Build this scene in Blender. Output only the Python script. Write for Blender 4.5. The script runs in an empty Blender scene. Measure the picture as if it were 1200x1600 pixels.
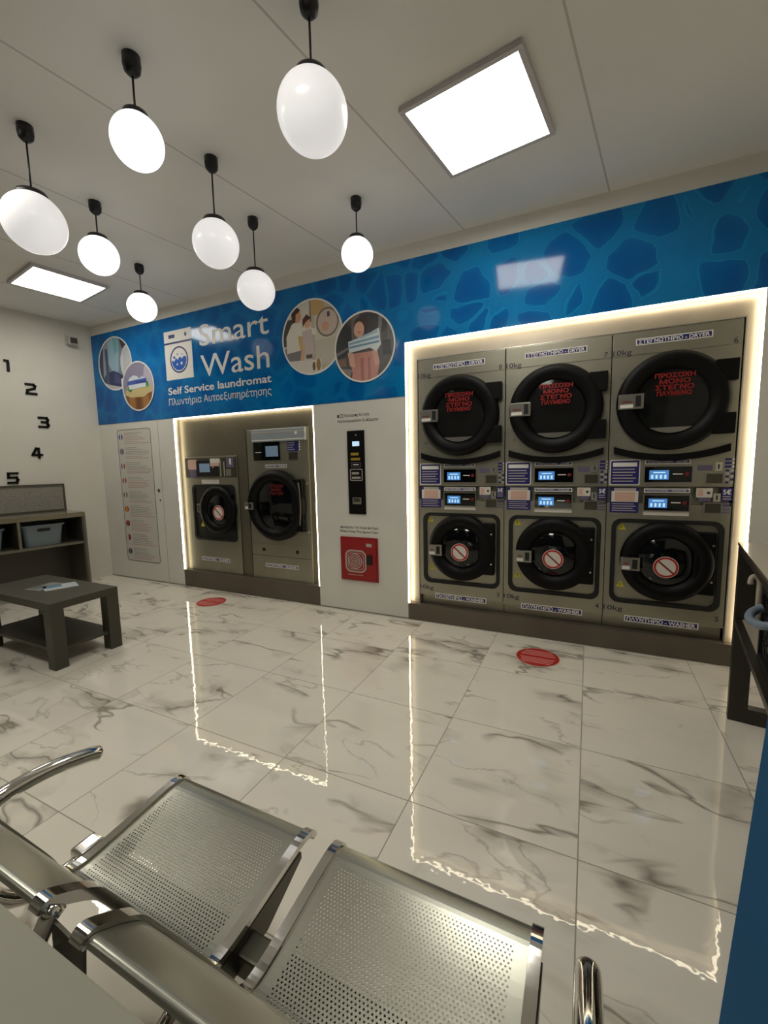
import bpy, bmesh, math, random
from mathutils import Vector, Matrix
random.seed(7)
C = bpy.context.scene.collection
PI = math.pi

# ------------------------------------------------------------------ camera
F_PX = 665.64
YAW, PITCH, ROLL = -0.448549, 0.1113797, -0.0200580
CAM_H = 1.30
SKEW = 0.147551                      # the side walls and the ceiling are turned by this against the machine wall
cam_d = bpy.data.cameras.new('camera')
cam = bpy.data.objects.new('camera', cam_d)
C.objects.link(cam)
cam_d.sensor_fit = 'VERTICAL'
cam_d.sensor_height = 24.0
cam_d.lens = F_PX / 1600 * 24.0
cam_d.clip_start = 0.01
fw = Vector((math.sin(YAW), math.cos(YAW), 0)); rt = Vector((math.cos(YAW), -math.sin(YAW), 0)); up = Vector((0, 0, 1))
f2 = math.cos(PITCH) * fw - math.sin(PITCH) * up
u2 = math.sin(PITCH) * fw + math.cos(PITCH) * up
r3 = math.cos(ROLL) * rt + math.sin(ROLL) * u2
u3 = -math.sin(ROLL) * rt + math.cos(ROLL) * u2
mw = Matrix((r3, u3, -f2)).transposed().to_4x4()
mw.translation = Vector((0, 0, CAM_H))
cam.matrix_world = mw
bpy.context.scene.camera = cam

# ------------------------------------------------------------------ world, exposure
W = bpy.data.worlds.new('night'); bpy.context.scene.world = W
W.use_nodes = True
W.node_tree.nodes['Background'].inputs[0].default_value = (0.55, 0.6, 0.7, 1)
W.node_tree.nodes['Background'].inputs[1].default_value = 0.02
vs = bpy.context.scene.view_settings
vs.view_transform = 'Standard'; vs.look = 'None'; vs.gamma = 1; vs.use_curve_mapping = False
vs.exposure = 0.0
bpy.context.scene.cycles.max_bounces = 12
bpy.context.scene.cycles.diffuse_bounces = 8
bpy.context.scene.cycles.transparent_max_bounces = 16
bpy.context.scene.cycles.caustics_refractive = False
# strengths of the room's lamps; the added unseen ceiling panels share the first
E_PANEL = 15.5
E_STRIP = 10.0
E_BRIGHT, E_DIM = 1.4, 0.54

# ------------------------------------------------------------------ materials
def lin(c):
    return tuple(((v / 255) / 12.92 if v / 255 <= 0.04045 else ((v / 255 + 0.055) / 1.055) ** 2.4) for v in c) + (1,)
def M(name, rgb, rough=0.5, metal=0.0, spec=0.5, coat=0.0, emit=0.0, ecol=None):
    m = bpy.data.materials.new(name); m.use_nodes = True
    b = m.node_tree.nodes['Principled BSDF']
    b.inputs['Base Color'].default_value = lin(rgb)
    b.inputs['Roughness'].default_value = rough
    b.inputs['Metallic'].default_value = metal
    b.inputs['Specular IOR Level'].default_value = spec
    b.inputs['Coat Weight'].default_value = coat
    b.inputs['Coat Roughness'].default_value = 0.03
    if emit:
        b.inputs['Emission Color'].default_value = lin(ecol or rgb)
        b.inputs['Emission Strength'].default_value = emit
    return m
def nt(m): return m.node_tree, m.node_tree.nodes, m.node_tree.links, m.node_tree.nodes['Principled BSDF']
def math_node(N, L, op, a, b=None):
    n = N.new('ShaderNodeMath'); n.operation = op
    for i, v in enumerate((a, b)):
        if v is None: continue
        if isinstance(v, (int, float)): n.inputs[i].default_value = v
        else: L.new(v, n.inputs[i])
    return n.outputs[0]
def vmath(N, L, op, a, b):
    n = N.new('ShaderNodeVectorMath'); n.operation = op
    for i, v in enumerate((a, b)):
        if isinstance(v, tuple): n.inputs[i].default_value = v
        else: L.new(v, n.inputs[i])
    return n.outputs[0]
def ramp(N, L, fac, stops):
    r = N.new('ShaderNodeValToRGB'); L.new(fac, r.inputs[0])
    e = r.color_ramp.elements
    while len(e) < len(stops): e.new(0.5)
    for i, (p, c) in enumerate(stops):
        e[i].position = p; e[i].color = c if len(c) == 4 else tuple(c) + (1,)
    return r.outputs[0]
def mixc(N, L, fac, a, b, mode='MIX'):
    n = N.new('ShaderNodeMix'); n.data_type = 'RGBA'; n.blend_type = mode
    for k, v in ((0, fac), (6, a), (7, b)):
        if isinstance(v, (int, float, tuple)): n.inputs[k].default_value = v
        else: L.new(v, n.inputs[k])
    return n.outputs[2]

def plaster(name, rgb, rough=0.55):
    m = M(name, rgb, rough); T, N, L, B = nt(m)
    g = N.new('ShaderNodeNewGeometry'); no = N.new('ShaderNodeTexNoise')
    no.inputs['Scale'].default_value = 3; no.inputs['Detail'].default_value = 5
    L.new(g.outputs['Position'], no.inputs['Vector'])
    a = lin([v * 0.97 for v in rgb]); b = lin(rgb)
    L.new(ramp(N, L, no.outputs[0], [(0.3, a), (0.7, b)]), B.inputs['Base Color'])
    return m
wall_m = plaster('wall paint', (218, 214, 203), 0.6)
panelwall_m = plaster('satin wall panel', (224, 222, 214), 0.32)

def ceiling_mat():
    m = M('ceiling boards', (236, 235, 230), 0.6); T, N, L, B = nt(m)
    g = N.new('ShaderNodeNewGeometry'); sx = N.new('ShaderNodeSeparateXYZ'); L.new(g.outputs['Position'], sx.inputs[0])
    u = math_node(N, L, 'ADD', math_node(N, L, 'MULTIPLY', sx.outputs[0], math.cos(SKEW)), math_node(N, L, 'MULTIPLY', sx.outputs[1], -math.sin(SKEW)))
    u = math_node(N, L, 'ADD', u, 0.409 + 0.916 * 20)
    fr = math_node(N, L, 'MODULO', u, 0.916)
    d = math_node(N, L, 'MINIMUM', fr, math_node(N, L, 'SUBTRACT', 0.916, fr))
    fac = math_node(N, L, 'LESS_THAN', d, 0.005)
    no = N.new('ShaderNodeTexNoise'); no.inputs['Scale'].default_value = 1.5; L.new(g.outputs['Position'], no.inputs['Vector'])
    base = ramp(N, L, no.outputs[0], [(0.3, lin((231, 230, 225))), (0.7, lin((238, 237, 232)))])
    L.new(mixc(N, L, fac, base, lin((196, 194, 189))), B.inputs['Base Color'])
    return m
ceil_m = ceiling_mat()

def marble():
    m = M('polished marble tile', (225, 218, 200), 0.015, spec=0.6); T, N, L, B = nt(m)
    g = N.new('ShaderNodeNewGeometry'); sx = N.new('ShaderNodeSeparateXYZ'); L.new(g.outputs['Position'], sx.inputs[0])
    tx = math_node(N, L, 'DIVIDE', math_node(N, L, 'ADD', sx.outputs[0], 30 - 0.005), 0.6)
    ty = math_node(N, L, 'DIVIDE', math_node(N, L, 'ADD', sx.outputs[1], 30 - 1.40 + 1.2), 0.6)
    ix = math_node(N, L, 'FLOOR', tx); iy = math_node(N, L, 'FLOOR', ty)
    fx = math_node(N, L, 'SUBTRACT', tx, ix); fy = math_node(N, L, 'SUBTRACT', ty, iy)
    dx = math_node(N, L, 'MINIMUM', fx, math_node(N, L, 'SUBTRACT', 1, fx))
    dy = math_node(N, L, 'MINIMUM', fy, math_node(N, L, 'SUBTRACT', 1, fy))
    dd = math_node(N, L, 'MINIMUM', dx, dy)
    grout = math_node(N, L, 'LESS_THAN', dd, 0.0034)
    cid = N.new('ShaderNodeCombineXYZ'); L.new(ix, cid.inputs[0]); L.new(iy, cid.inputs[1])
    wn = N.new('ShaderNodeTexWhiteNoise'); wn.noise_dimensions = '3D'; L.new(cid.outputs[0], wn.inputs['Vector'])
    cf = N.new('ShaderNodeCombineXYZ'); L.new(fx, cf.inputs[0]); L.new(fy, cf.inputs[1])
    off = vmath(N, L, 'MULTIPLY', wn.outputs['Color'], (37.0, 41.0, 29.0))
    uv = vmath(N, L, 'ADD', cf.outputs[0], off)
    def rot(vec, ang, sc):
        mp = N.new('ShaderNodeMapping'); L.new(vec, mp.inputs[0])
        mp.inputs['Rotation'].default_value = (0, 0, ang); mp.inputs['Scale'].default_value = sc
        return mp.outputs[0]
    def noise(vec, scale, det=5, rough=0.55, dist=0.0):
        n = N.new('ShaderNodeTexNoise'); n.inputs['Scale'].default_value = scale; n.inputs['Detail'].default_value = det
        n.inputs['Roughness'].default_value = rough; n.inputs['Distortion'].default_value = dist
        L.new(vec, n.inputs['Vector']); return n.outputs[0]
    def ridge(vec, scale, dist, width, det=4):
        v = noise(vec, scale, det, 0.5, dist)
        a = math_node(N, L, 'ABSOLUTE', math_node(N, L, 'SUBTRACT', v, 0.5))
        return math_node(N, L, 'SUBTRACT', 1, math_node(N, L, 'MINIMUM', math_node(N, L, 'DIVIDE', a, width), 1))
    gate = ramp(N, L, noise(uv, 1.5, 2), [(0.44, (0, 0, 0)), (0.56, (1, 1, 1))])
    gate2 = ramp(N, L, noise(vmath(N, L, 'ADD', uv, (9.1, 3.7, 5.5)), 1.3, 2), [(0.47, (0, 0, 0)), (0.58, (1, 1, 1))])
    sheared = rot(uv, 0.75, (0.55, 1.5, 1))
    v1 = math_node(N, L, 'MULTIPLY', ridge(sheared, 1.0, 0.5, 0.0155, 4), gate)
    v2 = math_node(N, L, 'MULTIPLY', ridge(rot(uv, 0.95, (0.5, 1.3, 1)), 1.5, 0.55, 0.012, 5), gate2)
    smear = math_node(N, L, 'MULTIPLY', math_node(N, L, 'MULTIPLY', ridge(rot(vmath(N, L, 'ADD', uv, (0.03, 0.02, 0)), 0.75, (0.55, 1.5, 1)), 1.0, 0.5, 0.085, 4), gate2), gate)
    soft = ramp(N, L, noise(sheared, 1.7, 3, 0.5, 0.4), [(0.45, (0, 0, 0)), (0.75, (1, 1, 1))])
    base = mixc(N, L, math_node(N, L, 'MULTIPLY', soft, 0.35), lin((232, 226, 213)), lin((214, 207, 193)))
    base = mixc(N, L, math_node(N, L, 'MULTIPLY', smear, 0.6), base, lin((150, 142, 126)))
    base = mixc(N, L, math_node(N, L, 'MULTIPLY', v2, 0.48), base, lin((148, 136, 122)))
    base = mixc(N, L, math_node(N, L, 'MULTIPLY', v1, 0.78), base, lin((116, 106, 95)))
    base = mixc(N, L, grout, base, lin((150, 144, 130)))
    L.new(base, B.inputs['Base Color'])
    L.new(math_node(N, L, 'ADD', math_node(N, L, 'MULTIPLY', grout, 0.5), 0.013), B.inputs['Roughness'])
    # every tile lies a hair out of level and its glaze is slightly wavy
    tilt = vmath(N, L, 'MULTIPLY', vmath(N, L, 'SUBTRACT', wn.outputs['Color'], (0.5, 0.5, 0.5)), (0.005, 0.005, 0.0))
    bp = N.new('ShaderNodeBump'); bp.inputs['Strength'].default_value = 0.018; bp.inputs['Distance'].default_value = 0.02
    L.new(noise(g.outputs['Position'], 16, 2), bp.inputs['Height'])
    nn = vmath(N, L, 'NORMALIZE', vmath(N, L, 'ADD', bp.outputs[0], tilt), (0, 0, 0))
    L.new(nn, B.inputs['Normal'])
    return m
marble_m = marble()

def brushed(name, rgb, rough, axis='z', metal=1.0, amp=0.07):
    m = M(name, rgb, rough, metal); T, N, L, B = nt(m)
    tc = N.new('ShaderNodeTexCoord'); mp = N.new('ShaderNodeMapping'); L.new(tc.outputs['Object'], mp.inputs[0])
    mp.inputs['Scale'].default_value = {'z': (160, 160, 3), 'x': (3, 160, 160), 'y': (160, 3, 160)}[axis]
    no = N.new('ShaderNodeTexNoise'); no.inputs['Scale'].default_value = 1; no.inputs['Detail'].default_value = 2
    L.new(mp.outputs[0], no.inputs['Vector'])
    L.new(math_node(N, L, 'ADD', math_node(N, L, 'MULTIPLY', no.outputs[0], amp), rough - amp / 2), B.inputs['Roughness'])
    n2 = N.new('ShaderNodeTexNoise'); n2.inputs['Scale'].default_value = 4; n2.inputs['Detail'].default_value = 3
    L.new(tc.outputs['Object'], n2.inputs['Vector'])
    L.new(ramp(N, L, n2.outputs[0], [(0.3, lin([v * 0.94 for v in rgb])), (0.7, lin(rgb))]), B.inputs['Base Color'])
    return m
steel_m = brushed('machine steel', (166, 163, 147), 0.40, 'z', 0.88)
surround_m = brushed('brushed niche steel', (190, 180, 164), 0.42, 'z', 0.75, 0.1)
surround_shaded_m = brushed('shaded niche steel', (128, 122, 106), 0.42, 'z', 0.8, 0.1)  # niche steel again, darkened to paint in its dimmer reflection
plinth_m = brushed('plinth sheet', (112, 103, 92), 0.45, 'x', 0.5)
chrome_m = M('chrome', (215, 213, 208), 0.09, 1.0)
gun_m = M('gunmetal bracket', (92, 90, 80), 0.35, 0.8)
black_m = M('black plastic', (5, 5, 5), 0.5, spec=0.2)
blackmat_m = M('black rubber', (13, 13, 12), 0.6)
gloss_m = M('black gloss glass', (6, 7, 8), 0.06)
lamp_black_m = M('lamp black', (18, 17, 20), 0.4)
white_m = M('white print', (228, 226, 220), 0.45)
paper_m = M('white paper', (214, 208, 198), 0.6)
pink_m = M('pinkish notice print', (205, 168, 152), 0.6)
navy_m = M('navy print', (28, 28, 104), 0.45)
yellow_m = M('yellow warning sticker', (196, 186, 40), 0.5)
red_m = M('red print', (176, 22, 24), 0.5)
redbox_m = M('red enamel', (150, 16, 20), 0.35)
redtxt_m = M('red door lettering', (150, 20, 16), 0.5)
darkred_m = M('dark red print', (120, 20, 24), 0.5)
logo_grey_m = M('pale grey print', (176, 168, 160), 0.5)
screen_m = M('blue display', (70, 130, 200), 0.3, emit=0.45, ecol=(80, 150, 225))
screen_dim_m = M('dim display', (110, 130, 150), 0.3, emit=0.16, ecol=(130, 160, 190))
digit_m = M('display digits', (190, 225, 250), 0.3, emit=0.7, ecol=(190, 225, 250))
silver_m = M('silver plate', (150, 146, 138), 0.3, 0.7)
coin_m = M('bright coin plate', (200, 196, 184), 0.25, 0.8)
pale_m = M('pale plastic strip', (150, 158, 164), 0.25)
led_m = M('led strip', (255, 243, 214), 0.5, emit=E_STRIP, ecol=(255, 240, 208))
panel_m = M('light panel diffuser', (255, 253, 246), 0.5, emit=E_PANEL, ecol=(255, 251, 240))
frame_m = M('light panel frame', (196, 192, 194), 0.45)
def globe_mat(name, e):
    return M(name, (215, 212, 209), 0.25, emit=e, ecol=(252, 250, 250))
globe_bright = globe_mat('opal globe bright', E_BRIGHT); globe_dim = globe_mat('opal globe dim', E_DIM)
wenge_m = M('dark wenge laminate', (60, 57, 46), 0.42)
desk_m = M('dark grey laminate', (74, 70, 60), 0.4)
desktop_m = M('polished grey worktop', (128, 122, 108), 0.1, spec=0.6)
deskedge_m = M('pale metal edge', (132, 126, 110), 0.25, 0.75)
shelfedge_m = M('grey laminate edge', (104, 100, 86), 0.4)
shelf_dark_m = M('dark frame', (44, 40, 33), 0.4)
shelf_top_m = M('glossy shelf top', (170, 160, 144), 0.12, spec=0.6)
basket_m = M('blue grey plastic basket', (108, 120, 126), 0.45)
ring_m = M('grey blue plastic handle', (120, 134, 150), 0.4)
pole_m = M('white plastic tube', (190, 184, 170), 0.4)
ledge_m = plaster('window ledge', (150, 148, 132), 0.5)
decal_m = M('blue panel', (50, 116, 168), 0.5)
alu_m = M('window frame aluminium', (120, 120, 118), 0.4, 0.6)
camera_m = M('security camera white', (190, 188, 180), 0.4)
meshboard_m = M('grey speckled board', (120, 117, 108), 0.5)
def speckle(m, scale, a, b):
    T, N, L, B = nt(m); tc = N.new('ShaderNodeTexCoord'); v = N.new('ShaderNodeTexVoronoi'); v.inputs['Scale'].default_value = scale
    L.new(tc.outputs['Object'], v.inputs['Vector'])
    L.new(ramp(N, L, v.outputs['Distance'], [(0.25, lin(a)), (0.5, lin(b))]), B.inputs['Base Color'])
speckle(meshboard_m, 130, (96, 93, 86), (142, 138, 128))

def banner_mat():
    m = M('blue water print', (0, 92, 160), 0.09, spec=0.28); T, N, L, B = nt(m)
    g = N.new('ShaderNodeNewGeometry'); sx = N.new('ShaderNodeSeparateXYZ'); L.new(g.outputs['Position'], sx.inputs[0])
    no = N.new('ShaderNodeTexNoise'); no.inputs['Scale'].default_value = 5; L.new(g.outputs['Position'], no.inputs['Vector'])
    warp = vmath(N, L, 'ADD', g.outputs['Position'], vmath(N, L, 'MULTIPLY', no.outputs['Color'], (0.10, 0, 0.10)))
    flat = vmath(N, L, 'MULTIPLY', warp, (1, 0, 1))
    v1 = N.new('ShaderNodeTexVoronoi'); v1.feature = 'DISTANCE_TO_EDGE'; v1.inputs['Scale'].default_value = 4.3; v1.inputs['Randomness'].default_value = 0.85; L.new(flat, v1.inputs['Vector'])
    v2 = N.new('ShaderNodeTexVoronoi'); v2.feature = 'F1'; v2.inputs['Scale'].default_value = 4.3; v2.inputs['Randomness'].default_value = 0.85; L.new(flat, v2.inputs['Vector'])
    # rounded pebbles: cell edges eaten away further out from each cell's centre
    e = math_node(N, L, 'SUBTRACT', v1.outputs['Distance'], math_node(N, L, 'MULTIPLY', math_node(N, L, 'MAXIMUM', math_node(N, L, 'SUBTRACT', v2.outputs['Distance'], 0.44), 0), 0.36))
    line = ramp(N, L, math_node(N, L, 'ADD', e, 0.2), [(0.0, (0.5, 0.5, 0.5)), (0.17, (0.42, 0.42, 0.42)), (0.198, (0.36, 0.36, 0.36)), (0.212, (0.66, 0.66, 0.66)), (0.228, (0.66, 0.66, 0.66)), (0.25, (0.12, 0.12, 0.12)), (0.45, (0, 0, 0))])
    soft = ramp(N, L, math_node(N, L, 'ADD', e, 0.2), [(0.1, (0.32, 0.32, 0.32)), (0.3, (0.1, 0.1, 0.1)), (0.5, (0, 0, 0))])
    gx = math_node(N, L, 'MULTIPLY', math_node(N, L, 'ADD', sx.outputs[0], 2.6), 0.55); gx = math_node(N, L, 'MINIMUM', math_node(N, L, 'MAXIMUM', gx, 0), 1)
    lf = mixc(N, L, gx, soft, line)
    n2 = N.new('ShaderNodeTexNoise'); n2.inputs['Scale'].default_value = 2.2; L.new(g.outputs['Position'], n2.inputs['Vector'])
    base = ramp(N, L, n2.outputs[0], [(0.3, lin((0, 78, 150))), (0.7, lin((0, 104, 178)))])
    L.new(mixc(N, L, math_node(N, L, 'MULTIPLY', lf, 0.8), base, lin((30, 160, 215))), B.inputs['Base Color'])
    return m
banner_m = banner_mat()

def perforated():
    m = M('perforated steel sheet', (168, 168, 156), 0.28, 0.9); T, N, L, B = nt(m)
    uvn = N.new('ShaderNodeUVMap'); uvn.uv_map = 'sheet'; sx = N.new('ShaderNodeSeparateXYZ'); L.new(uvn.outputs[0], sx.inputs[0])
    P = 0.0078
    def cell(ox, oy):
        a = math_node(N, L, 'ADD', math_node(N, L, 'DIVIDE', sx.outputs[0], P), ox + 100); b = math_node(N, L, 'ADD', math_node(N, L, 'DIVIDE', sx.outputs[1], P * 1.732), oy + 100)
        fa = math_node(N, L, 'SUBTRACT', math_node(N, L, 'FRACT', a), 0.5); fb = math_node(N, L, 'MULTIPLY', math_node(N, L, 'SUBTRACT', math_node(N, L, 'FRACT', b), 0.5), 1.732)
        return math_node(N, L, 'ADD', math_node(N, L, 'MULTIPLY', fa, fa), math_node(N, L, 'MULTIPLY', fb, fb))
    d = math_node(N, L, 'MINIMUM', cell(0, 0), cell(0.5, 0.5))
    hole = math_node(N, L, 'LESS_THAN', d, 0.235 ** 2)
    # plain margin round the sheet
    inx = math_node(N, L, 'LESS_THAN', math_node(N, L, 'ABSOLUTE', sx.outputs[0]), 0.186)
    iny = math_node(N, L, 'MULTIPLY', math_node(N, L, 'GREATER_THAN', sx.outputs[1], 0.075), math_node(N, L, 'LESS_THAN', sx.outputs[1], 0.66))
    hole = math_node(N, L, 'MULTIPLY', hole, math_node(N, L, 'MULTIPLY', inx, iny))
    tr = N.new('ShaderNodeBsdfTransparent'); mx = N.new('ShaderNodeMixShader')
    L.new(hole, mx.inputs[0]); L.new(B.outputs[0], mx.inputs[1]); L.new(tr.outputs[0], mx.inputs[2])
    L.new(mx.outputs[0], N['Material Output'].inputs['Surface'])
    return m
perf_m = perforated()

def glass_mat(name, tint=(1, 1, 1, 1)):
    m = bpy.data.materials.new(name); m.use_nodes = True; N = m.node_tree.nodes; L = m.node_tree.links
    N.remove(N['Principled BSDF'])
    g = N.new('ShaderNodeBsdfGlass'); g.inputs['IOR'].default_value = 1.45; g.inputs['Roughness'].default_value = 0; g.inputs['Color'].default_value = tint
    L.new(g.outputs[0], N['Material Output'].inputs['Surface']); return m
pane_m = glass_mat('shop window glass')
def smoked():
    m = M('smoked door glass', (8, 9, 9), 0.08); T, N, L, B = nt(m)
    tr = N.new('ShaderNodeBsdfTransparent'); tr.inputs[0].default_value = (0.55, 0.55, 0.55, 1)
    mx = N.new('ShaderNodeMixShader'); mx.inputs[0].default_value = 0.45
    L.new(tr.outputs[0], mx.inputs[1]); L.new(B.outputs[0], mx.inputs[2]); L.new(mx.outputs[0], N['Material Output'].inputs['Surface'])
    return m
smoked_m = smoked()

# ------------------------------------------------------------------ mesh builder
class MB:
    def __init__(s): s.v, s.f, s.mi, s.mats, s.sm = [], [], [], [], []
    def mat(s, m):
        if m not in s.mats: s.mats.append(m)
        return s.mats.index(m)
    def raw(s, vs_, fs, m, smooth=False):
        o = len(s.v); k = s.mat(m)
        s.v += [tuple(p) for p in vs_]
        for f in fs: s.f.append(tuple(i + o for i in f)); s.mi.append(k); s.sm.append(smooth)
        return s
    def bm(s, b, m, smooth=False):
        b.verts.index_update(); r = s.raw([v.co[:] for v in b.verts], [[v.index for v in f.verts] for f in b.faces], m, smooth); b.free(); return r
    def box(s, x0, x1, y0, y1, z0, z1, m, bev=0.0, seg=2):
        b = bmesh.new(); bmesh.ops.create_cube(b, size=1)
        for v in b.verts: v.co = Vector(((x0 + x1) / 2 + v.co.x * (x1 - x0), (y0 + y1) / 2 + v.co.y * (y1 - y0), (z0 + z1) / 2 + v.co.z * (z1 - z0)))
        if bev: bmesh.ops.bevel(b, geom=b.edges[:], offset=bev, segments=seg, affect='EDGES', profile=0.6)
        return s.bm(b, m)
    def prism(s, pts, y0, y1, m, smooth=False):
        """polygon in x,z given counter-clockwise as seen from -y; y0 is the near side"""
        n = len(pts); a = sum(pts[i][0] * pts[(i + 1) % n][1] - pts[(i + 1) % n][0] * pts[i][1] for i in range(n))
        if a < 0: pts = pts[::-1]
        vs_ = [(x, y0, z) for x, z in pts] + [(x, y1, z) for x, z in pts]
        fs = [tuple(range(n)), tuple(range(2 * n - 1, n - 1, -1))] + [(i, i + n, (i + 1) % n + n, (i + 1) % n) for i in range(n)]
        return s.raw(vs_, fs, m)
    def ring(s, outer, inner, y0, y1, m):
        n = len(outer)
        vs_ = [(x, y, z) for y in (y0, y1) for P in (outer, inner) for x, z in P]
        fs = []
        for i in range(n):
            j = (i + 1) % n
            fs += [(i, j, n + j, n + i), (2 * n + i, 3 * n + i, 3 * n + j, 2 * n + j), (i, 2 * n + i, 2 * n + j, j), (n + i, n + j, 3 * n + j, 3 * n + i)]
        return s.raw(vs_, fs, m)
    def plate(s, x0, x1, z0, z1, y, m, t=0.0012):
        return s.box(x0, x1, y - t, y, z0, z1, m)
    def lathe_y(s, prof, cx, cz, m, n=48, smooth=True):
        """profile of (radius, y) turned about an axis along y"""
        vs_ = []; fs = []
        for r, y in prof:
            for i in range(n):
                a = 2 * PI * i / n; vs_.append((cx + r * math.cos(a), y, cz + r * math.sin(a)))
        for k in range(len(prof) - 1):
            for i in range(n):
                j = (i + 1) % n; fs.append((k * n + i, (k + 1) * n + i, (k + 1) * n + j, k * n + j))
        return s.raw(vs_, fs, m, smooth)
    def lathe_z(s, prof, cx, cy, m, n=40, smooth=True):
        vs_ = []; fs = []
        for r, z in prof:
            for i in range(n):
                a = 2 * PI * i / n; vs_.append((cx + r * math.cos(a), cy + r * math.sin(a), z))
        for k in range(len(prof) - 1):
            for i in range(n):
                j = (i + 1) % n; fs.append((k * n + i, k * n + j, (k + 1) * n + j, (k + 1) * n + i))
        return s.raw(vs_, fs, m, smooth)
    def tube(s, pts, r, m, n=14, caps=True, smooth=True):
        pts = [Vector(p) for p in pts]; rr = r if isinstance(r, (list, tuple)) else [r] * len(pts)
        vs_, fs = [], []; prev = None
        for i, p in enumerate(pts):
            t = (pts[min(i + 1, len(pts) - 1)] - pts[max(i - 1, 0)]).normalized()
            if prev is None: a = t.orthogonal().normalized()
            else: a = (prev - t * prev.dot(t)).normalized()
            prev = a; b = t.cross(a)
            for k in range(n):
                an = 2 * PI * k / n; vs_.append(p + rr[i] * (math.cos(an) * a + math.sin(an) * b))
        for i in range(len(pts) - 1):
            for k in range(n):
                l = (k + 1) % n; fs.append((i * n + k, i * n + l, (i + 1) * n + l, (i + 1) * n + k))
        if caps: fs += [tuple(range(n - 1, -1, -1)), tuple(range((len(pts) - 1) * n, len(pts) * n))]
        return s.raw(vs_, fs, m, smooth)
    def text(s, st, x, y, z, size, m, bold=0.0, align='LEFT', width=None, depth=0.001, turn=None):
        """lettering in the x,z plane facing -y; size is the cap height"""
        key = (st, bold)
        if key not in TEXTS:
            c = bpy.data.curves.new('lettering', 'FONT'); c.body = st; c.size = 1; c.offset = bold; c.extrude = 0; c.resolution_u = 3
            o = bpy.data.objects.new('lettering', c); C.objects.link(o)
            me = bpy.data.meshes.new_from_object(o.evaluated_get(bpy.context.evaluated_depsgraph_get()))
            TEXTS[key] = ([v.co[:2] for v in me.vertices], [tuple(p.vertices) for p in me.polygons])
            bpy.data.objects.remove(o); bpy.data.curves.remove(c); bpy.data.meshes.remove(me)
        vv, ff = TEXTS[key]
        if not vv: return s
        x0 = min(v[0] for v in vv); x1 = max(v[0] for v in vv); k = size / 0.73
        kx = k if width is None else width / (x1 - x0)
        w = (x1 - x0) * kx
        ox = {'LEFT': 0, 'CENTER': -w / 2, 'RIGHT': -w}[align]
        pts = [((v[0] - x0) * kx + ox, v[1] * k) for v in vv]
        if turn: pts = [turn(p) for p in pts]
        n = len(pts)
        return s.raw([(x + p[0], y, z + p[1]) for p in pts], ff, m)
    def build(s, name, parent=None, loc=None):
        me = bpy.data.meshes.new(name); base = Vector(loc) if loc is not None else Vector((0, 0, 0))
        me.from_pydata([tuple(Vector(p) - base) for p in s.v], [], s.f)
        for m in s.mats: me.materials.append(m)
        me.polygons.foreach_set('material_index', s.mi); me.polygons.foreach_set('use_smooth', s.sm); me.update()
        o = bpy.data.objects.new(name, me); C.objects.link(o)
        if parent is not None: o.parent = parent
        elif loc is not None: o.location = base
        return o
TEXTS = {}
def tag(o, label, cat, group=None, kind=None):
    o['label'] = label; o['category'] = cat
    if group: o['group'] = group
    if kind: o['kind'] = kind
    return o
def thing(name, label, cat, loc=(0, 0, 0), rz=0.0, group=None):
    o = bpy.data.objects.new(name, None); C.objects.link(o); o.empty_display_size = 0.05
    o.location = loc; o.rotation_euler = (0, 0, rz)
    return tag(o, label, cat, group)
def struct(o): o['kind'] = 'structure'; return o
def dup(root, loc, label, rz=None):
    r = root.copy(); C.objects.link(r); r.location = loc; r['label'] = label
    if rz is not None: r.rotation_euler = (0, 0, rz)
    for ch in list(root.children):
        c = ch.copy(); C.objects.link(c); c.parent = r
        for g in list(ch.children):
            d = g.copy(); C.objects.link(d); d.parent = c
    return r
def circ(cx, cz, r, n=48, rz=None): return [(cx + r * math.cos(2 * PI * i / n), cz + (rz or r) * math.sin(2 * PI * i / n)) for i in range(n)]
def rrect(x0, x1, z0, z1, r, k=6):
    P = []
    for cx, cz, a0 in ((x1 - r, z0 + r, -PI / 2), (x1 - r, z1 - r, 0), (x0 + r, z1 - r, PI / 2), (x0 + r, z0 + r, PI)):
        for i in range(k + 1):
            a = a0 + PI / 2 * i / k; P.append((cx + r * math.cos(a), cz + r * math.sin(a)))
    return P
def clip_disc(P, cx, cz, r, n=40):
    K = circ(cx, cz, r, n)
    a = sum(P[i][0] * P[(i + 1) % len(P)][1] - P[(i + 1) % len(P)][0] * P[i][1] for i in range(len(P)))
    if a < 0: P = P[::-1]
    for i in range(n):
        A, B_ = K[i], K[(i + 1) % n]; out = []
        side = lambda p: (B_[0] - A[0]) * (p[1] - A[1]) - (B_[1] - A[1]) * (p[0] - A[0])
        for j in range(len(P)):
            p, q = P[j], P[(j + 1) % len(P)]; sp, sq = side(p), side(q)
            if sp >= 0: out.append(p)
            if (sp >= 0) != (sq >= 0):
                t = sp / (sp - sq); out.append((p[0] + t * (q[0] - p[0]), p[1] + t * (q[1] - p[1])))
        P = out
        if len(P) < 3: return []
    return P

# ------------------------------------------------------------------ room shell
WY = 3.21                      # face of the machine wall
HC = 2.965                     # ceiling height
LC = Vector((-5.31, WY))       # corner of left wall and machine wall
sd, cd = math.sin(SKEW), math.cos(SKEW)
PANE_Y = -0.06
def lw(a, b=0.0): return (LC.x + a * sd + b * cd, LC.y + a * cd - b * sd)   # point near the left wall: a along it, b off it

f = MB(); f.box(-6.2, 1.6, -0.05, 3.9, -0.06, 0.0, marble_m); struct(f.build('floor'))
f = MB(); f.box(-6.2, 1.6, -0.05, 3.9, HC, HC + 0.06, ceil_m); struct(f.build('ceiling'))
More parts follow.
